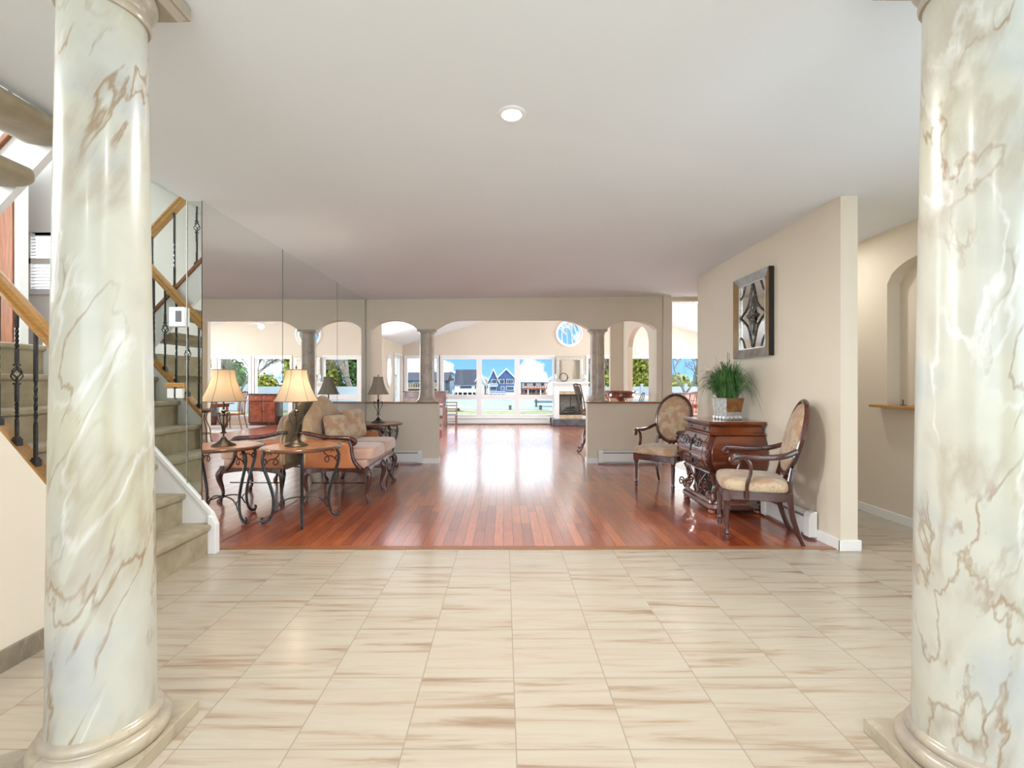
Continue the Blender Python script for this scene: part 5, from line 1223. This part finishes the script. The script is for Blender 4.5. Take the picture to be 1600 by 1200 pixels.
house('white cottage with low hip roof between the slate roofed and blue gabled houses', -3.3, Y0 + 9, [
    ('box', 'h_white', -.8, 0, -.2, .55, 6, 2.1), ('gable', 'h_white', 'h_roof2', -.8, .55, 2.1, 2.7, 0, 6), ('win', -.1, .3, .9, 1.4, 0)])
house('blue house with two white trimmed gables and white balconies', -.35, Y0, [
    ('box', 'h_blue', -1.85, 0, -.2, -.65, 6, 2.45), ('gable', 'h_blue', 'h_white', -1.85, -.65, 2.45, 3.8, 0, 6), ('box', 'h_blue', -.60, .3, -.2, 2.0, 6, 2.3), ('gable', 'h_blue', 'h_white', -.60, 2.1, 2.55, 3.9, .3, 6),
    ('box', 'h_blue', -.6, .3, 1.9, 2.1, 6, 2.6), ('win', -1.5, -1.15, 1.8, 2.3, 0), ('win', -1.1, -.75, 1.8, 2.3, 0), ('win', -.25, .05, 1.75, 2.35, .3), ('win', .1, .4, 1.75, 2.35, .3), ('win', .85, 1.1, 1.75, 2.35, .3), ('win', 1.2, 1.45, 1.75, 2.35, .3), ('win', 1.55, 1.8, 1.75, 2.35, .3),
    ('rail', 'h_white', -2.0, -.6, 1.35, 1.7, -1), ('box', 'h_white', -2.0, -1, 1.25, -.6, 0, 1.35, 'balcony'), ('win', -1.7, -.8, .75, 1.2, 0), ('win', .0, .4, .8, 1.2, .3), ('win', .8, 1.9, .75, 1.25, .3),
    ('rail', 'h_white', -2.0, .6, .2, .55, -1), ('box', 'h_white', -2.0, -1, .1, .6, 0, .2, 'balcony'), ('stilt', 'h_white', -1.9, .6, 5, .1, -.9), ('box', 'h_white', .7, -.6, -.3, 2.2, .3, .35, 'porch')])
house('white two storey house with redwood deck and brown lower floor', 4.75, Y0, [
    ('box', 'h_white', -1.85, .8, .9, 1.9, 6, 2.0), ('slope', 'h_roof2', -2.2, 2.3, 1.95, 3.1, .6, 7), ('box', 'h_brown', -1.85, 1.0, -.3, 1.9, 6, .9), ('box', 'h_red', -1.9, -.8, .85, 1.9, .9, 1.0, 'deck'), ('rail', 'h_red', -1.9, 1.9, 1.0, 1.4, -.75), ('box', 'h_red', -1.9, -.8, -.15, 1.9, .9, -.05, 'deck'), ('rail', 'h_red', -1.9, 1.9, -.05, .3, -.75),
    ('win', -1.5, -1.1, 1.35, 1.8, .8), ('win', -.1, .3, 1.35, 1.8, .8), ('win', 1.15, 1.6, 1.35, 1.8, .8), ('win', -1.5, -.8, .2, .75, 1), ('win', -.2, .5, -.1, .75, 1), ('win', 1.2, 1.6, .2, .75, 1), ('stilt', 'h_white', -1.0, .95, 2, .8, -.9)])
house('plain white house partly hidden by the right window post', 9.0, Y0 + 9, [('box', 'h_white', -1.2, 0, -.3, 2.2, 6, 2.1), ('gable', 'h_white', 'h_roof2', -1.2, 2.2, 2.1, 3.0, 0, 6), ('win', -.3, .1, .6, 1.2, 0)])
house('weathered grey house far along the shore toward the column', -17.8, Y0 + 3, [('box', 'h_white', -1.8, 0, -.3, 1.8, 6, 2.0), ('gable', 'h_white', 'h_roof', -1.8, 1.8, 2.0, 3.0, 0, 6), ('win', -.6, .2, .8, 1.4, 0)])

# white fence and trees beyond the dining room
t = thing('vinyl_fence', 'white vinyl fence behind the dining room windows', 'fence', (2.55, 23.2, -.1))
m = MB()
m.box(0, -.02, .05, 16, .02, 1.28); m.build('fence_panel', 'fence', t)
for i in range(8): MB().box(i * 2.2 - .06, -.06, 0, i * 2.2 + .06, .06, 1.42).build('fence_post', 'fence', t)
t = thing('vinyl_fence', 'white vinyl fence running along the left side of the lawn', 'fence', (-6.5, 18, -.1)); MB().box(-.02, -2, .05, .02, 6.5, 1.2).build('fence_panel', 'fence', t)
def tree(label, x, y, h, seed, lean=(0, 0), r0=.16, bark='bark', leaf=None, levels=5, spread=.6, taper=.62):
    rnd = random.Random(seed); m = MB(); tips = []
    def grow(p, d, ln, r, lv):
        q = p + d * ln; mid = p + d * ln * .5 + Vector((rnd.uniform(-.06, .06), rnd.uniform(-.06, .06), 0)) * ln
        m.tube([p, mid, q], [r, r * .85, r * .68], 5 if lv > 1 else 4, smooth=False)
        if lv == 0: tips.append(q); return
        for _ in range(3 if lv > 1 else 2):
            nd = (d + Vector((rnd.uniform(-1, 1), rnd.uniform(-1, 1), rnd.uniform(-.25, .6))) * spread).normalized()
            grow(q, nd, ln * rnd.uniform(.62, .82), r * taper, lv - 1)
    grow(Vector((0, 0, -.1)), Vector((lean[0], lean[1], 1)).normalized(), h * .30, r0, levels)
    t = thing('tree', label, 'tree', (x, y, -.1)); m.build('trunk', bark, t, smooth=True)
    if leaf:
        m = MB()
        for tp in tips:
            for _ in range(7):
                c_ = tp + Vector((rnd.gauss(0, .22), rnd.gauss(0, .22), rnd.gauss(0, .2))); s_ = rnd.uniform(.06, .13); n_ = Vector((rnd.gauss(0, 1), rnd.gauss(0, 1), rnd.gauss(0, 1))).normalized(); u_ = n_.orthogonal().normalized() * s_; v_ = n_.cross(u_) * .7
                m.bm.faces.new([m.bm.verts.new(c_ + k) for k in (u_, v_, -u_, -v_)])
        m.build('foliage', leaf, t)
def bush(label, x, y, rx, h, seed, leaf, n=2600):
    rnd = random.Random(seed); t = thing('shrub', label, 'shrub', (x, y, -.1)); m = MB()
    for _ in range(n):
        d = Vector((rnd.gauss(0, 1), rnd.gauss(0, 1), rnd.gauss(0, 1))).normalized(); rr_ = rnd.uniform(.55, 1.02) * (1 + .18 * mnoise.noise(d * 2.5 + Vector((seed, 0, 0))))
        c_ = Vector((d.x * rx * rr_, d.y * rx * rr_ * .8, h / 2 + d.z * h / 2 * rr_)); s_ = rnd.uniform(.06, .14); n_ = (d + Vector((rnd.gauss(0, .6), rnd.gauss(0, .6), rnd.gauss(0, .6)))).normalized(); u_ = n_.orthogonal().normalized() * s_; v_ = n_.cross(u_) * .75
        m.bm.faces.new([m.bm.verts.new(c_ + k) for k in (u_, v_, -u_, -v_)])
    m.build('foliage', leaf, t)
    m = MB()
    for k in range(5): m.tube([(0, 0, 0), (rx * .4 * math.cos(k * 1.3), rx * .4 * math.sin(k * 1.3), h * .6)], [.05, .02], 5, smooth=False)
    m.build('stem', 'bark', t)
tree('pale bare tree whose twigs fill the round window', 3.5, 26.6, 7.2, 12, (.03, 0), .07, 'bark_pale', None, 7, .8, .78)
tree('grey tree with thick leaning trunk behind the white fence', 3.6, 23.9, 6.5, 5, (.35, 0), .20, 'bark', None, 5, .6)
tree('bare spreading tree framed by the dining room window', 8.6, 21.6, 3.4, 23, (-.1, 0), .085, 'bark', None, 7, .85, .68)
tree('bare tree with thin twigs standing between fence and dining room', 5.6, 22.2, 3.4, 31, (.1, 0), .08, 'bark', None, 7, .85, .68)
bush('large green shrub behind the white fence beside the leaning tree', 4.3, 25.9, .95, 3.6, 1, 'leaf_green')
bush('yellow green shrub behind the white fence, tallest of its row', 7.8, 26.2, 1.0, 4.4, 2, 'leaf_yellow', 4200)
bush('dark green shrub behind the fence at the far corner', 11.7, 25.9, 1.0, 2.8, 3, 'leaf_green')
bush('low olive shrub beneath the bare spreading tree', 9.8, 26.0, .85, 2.0, 4, 'leaf_yellow', 1800)
bush('green shrub with yellow tips beside the big yellow shrub', 6.05, 26.0, .75, 3.0, 6, 'leaf_yellow', 2200)
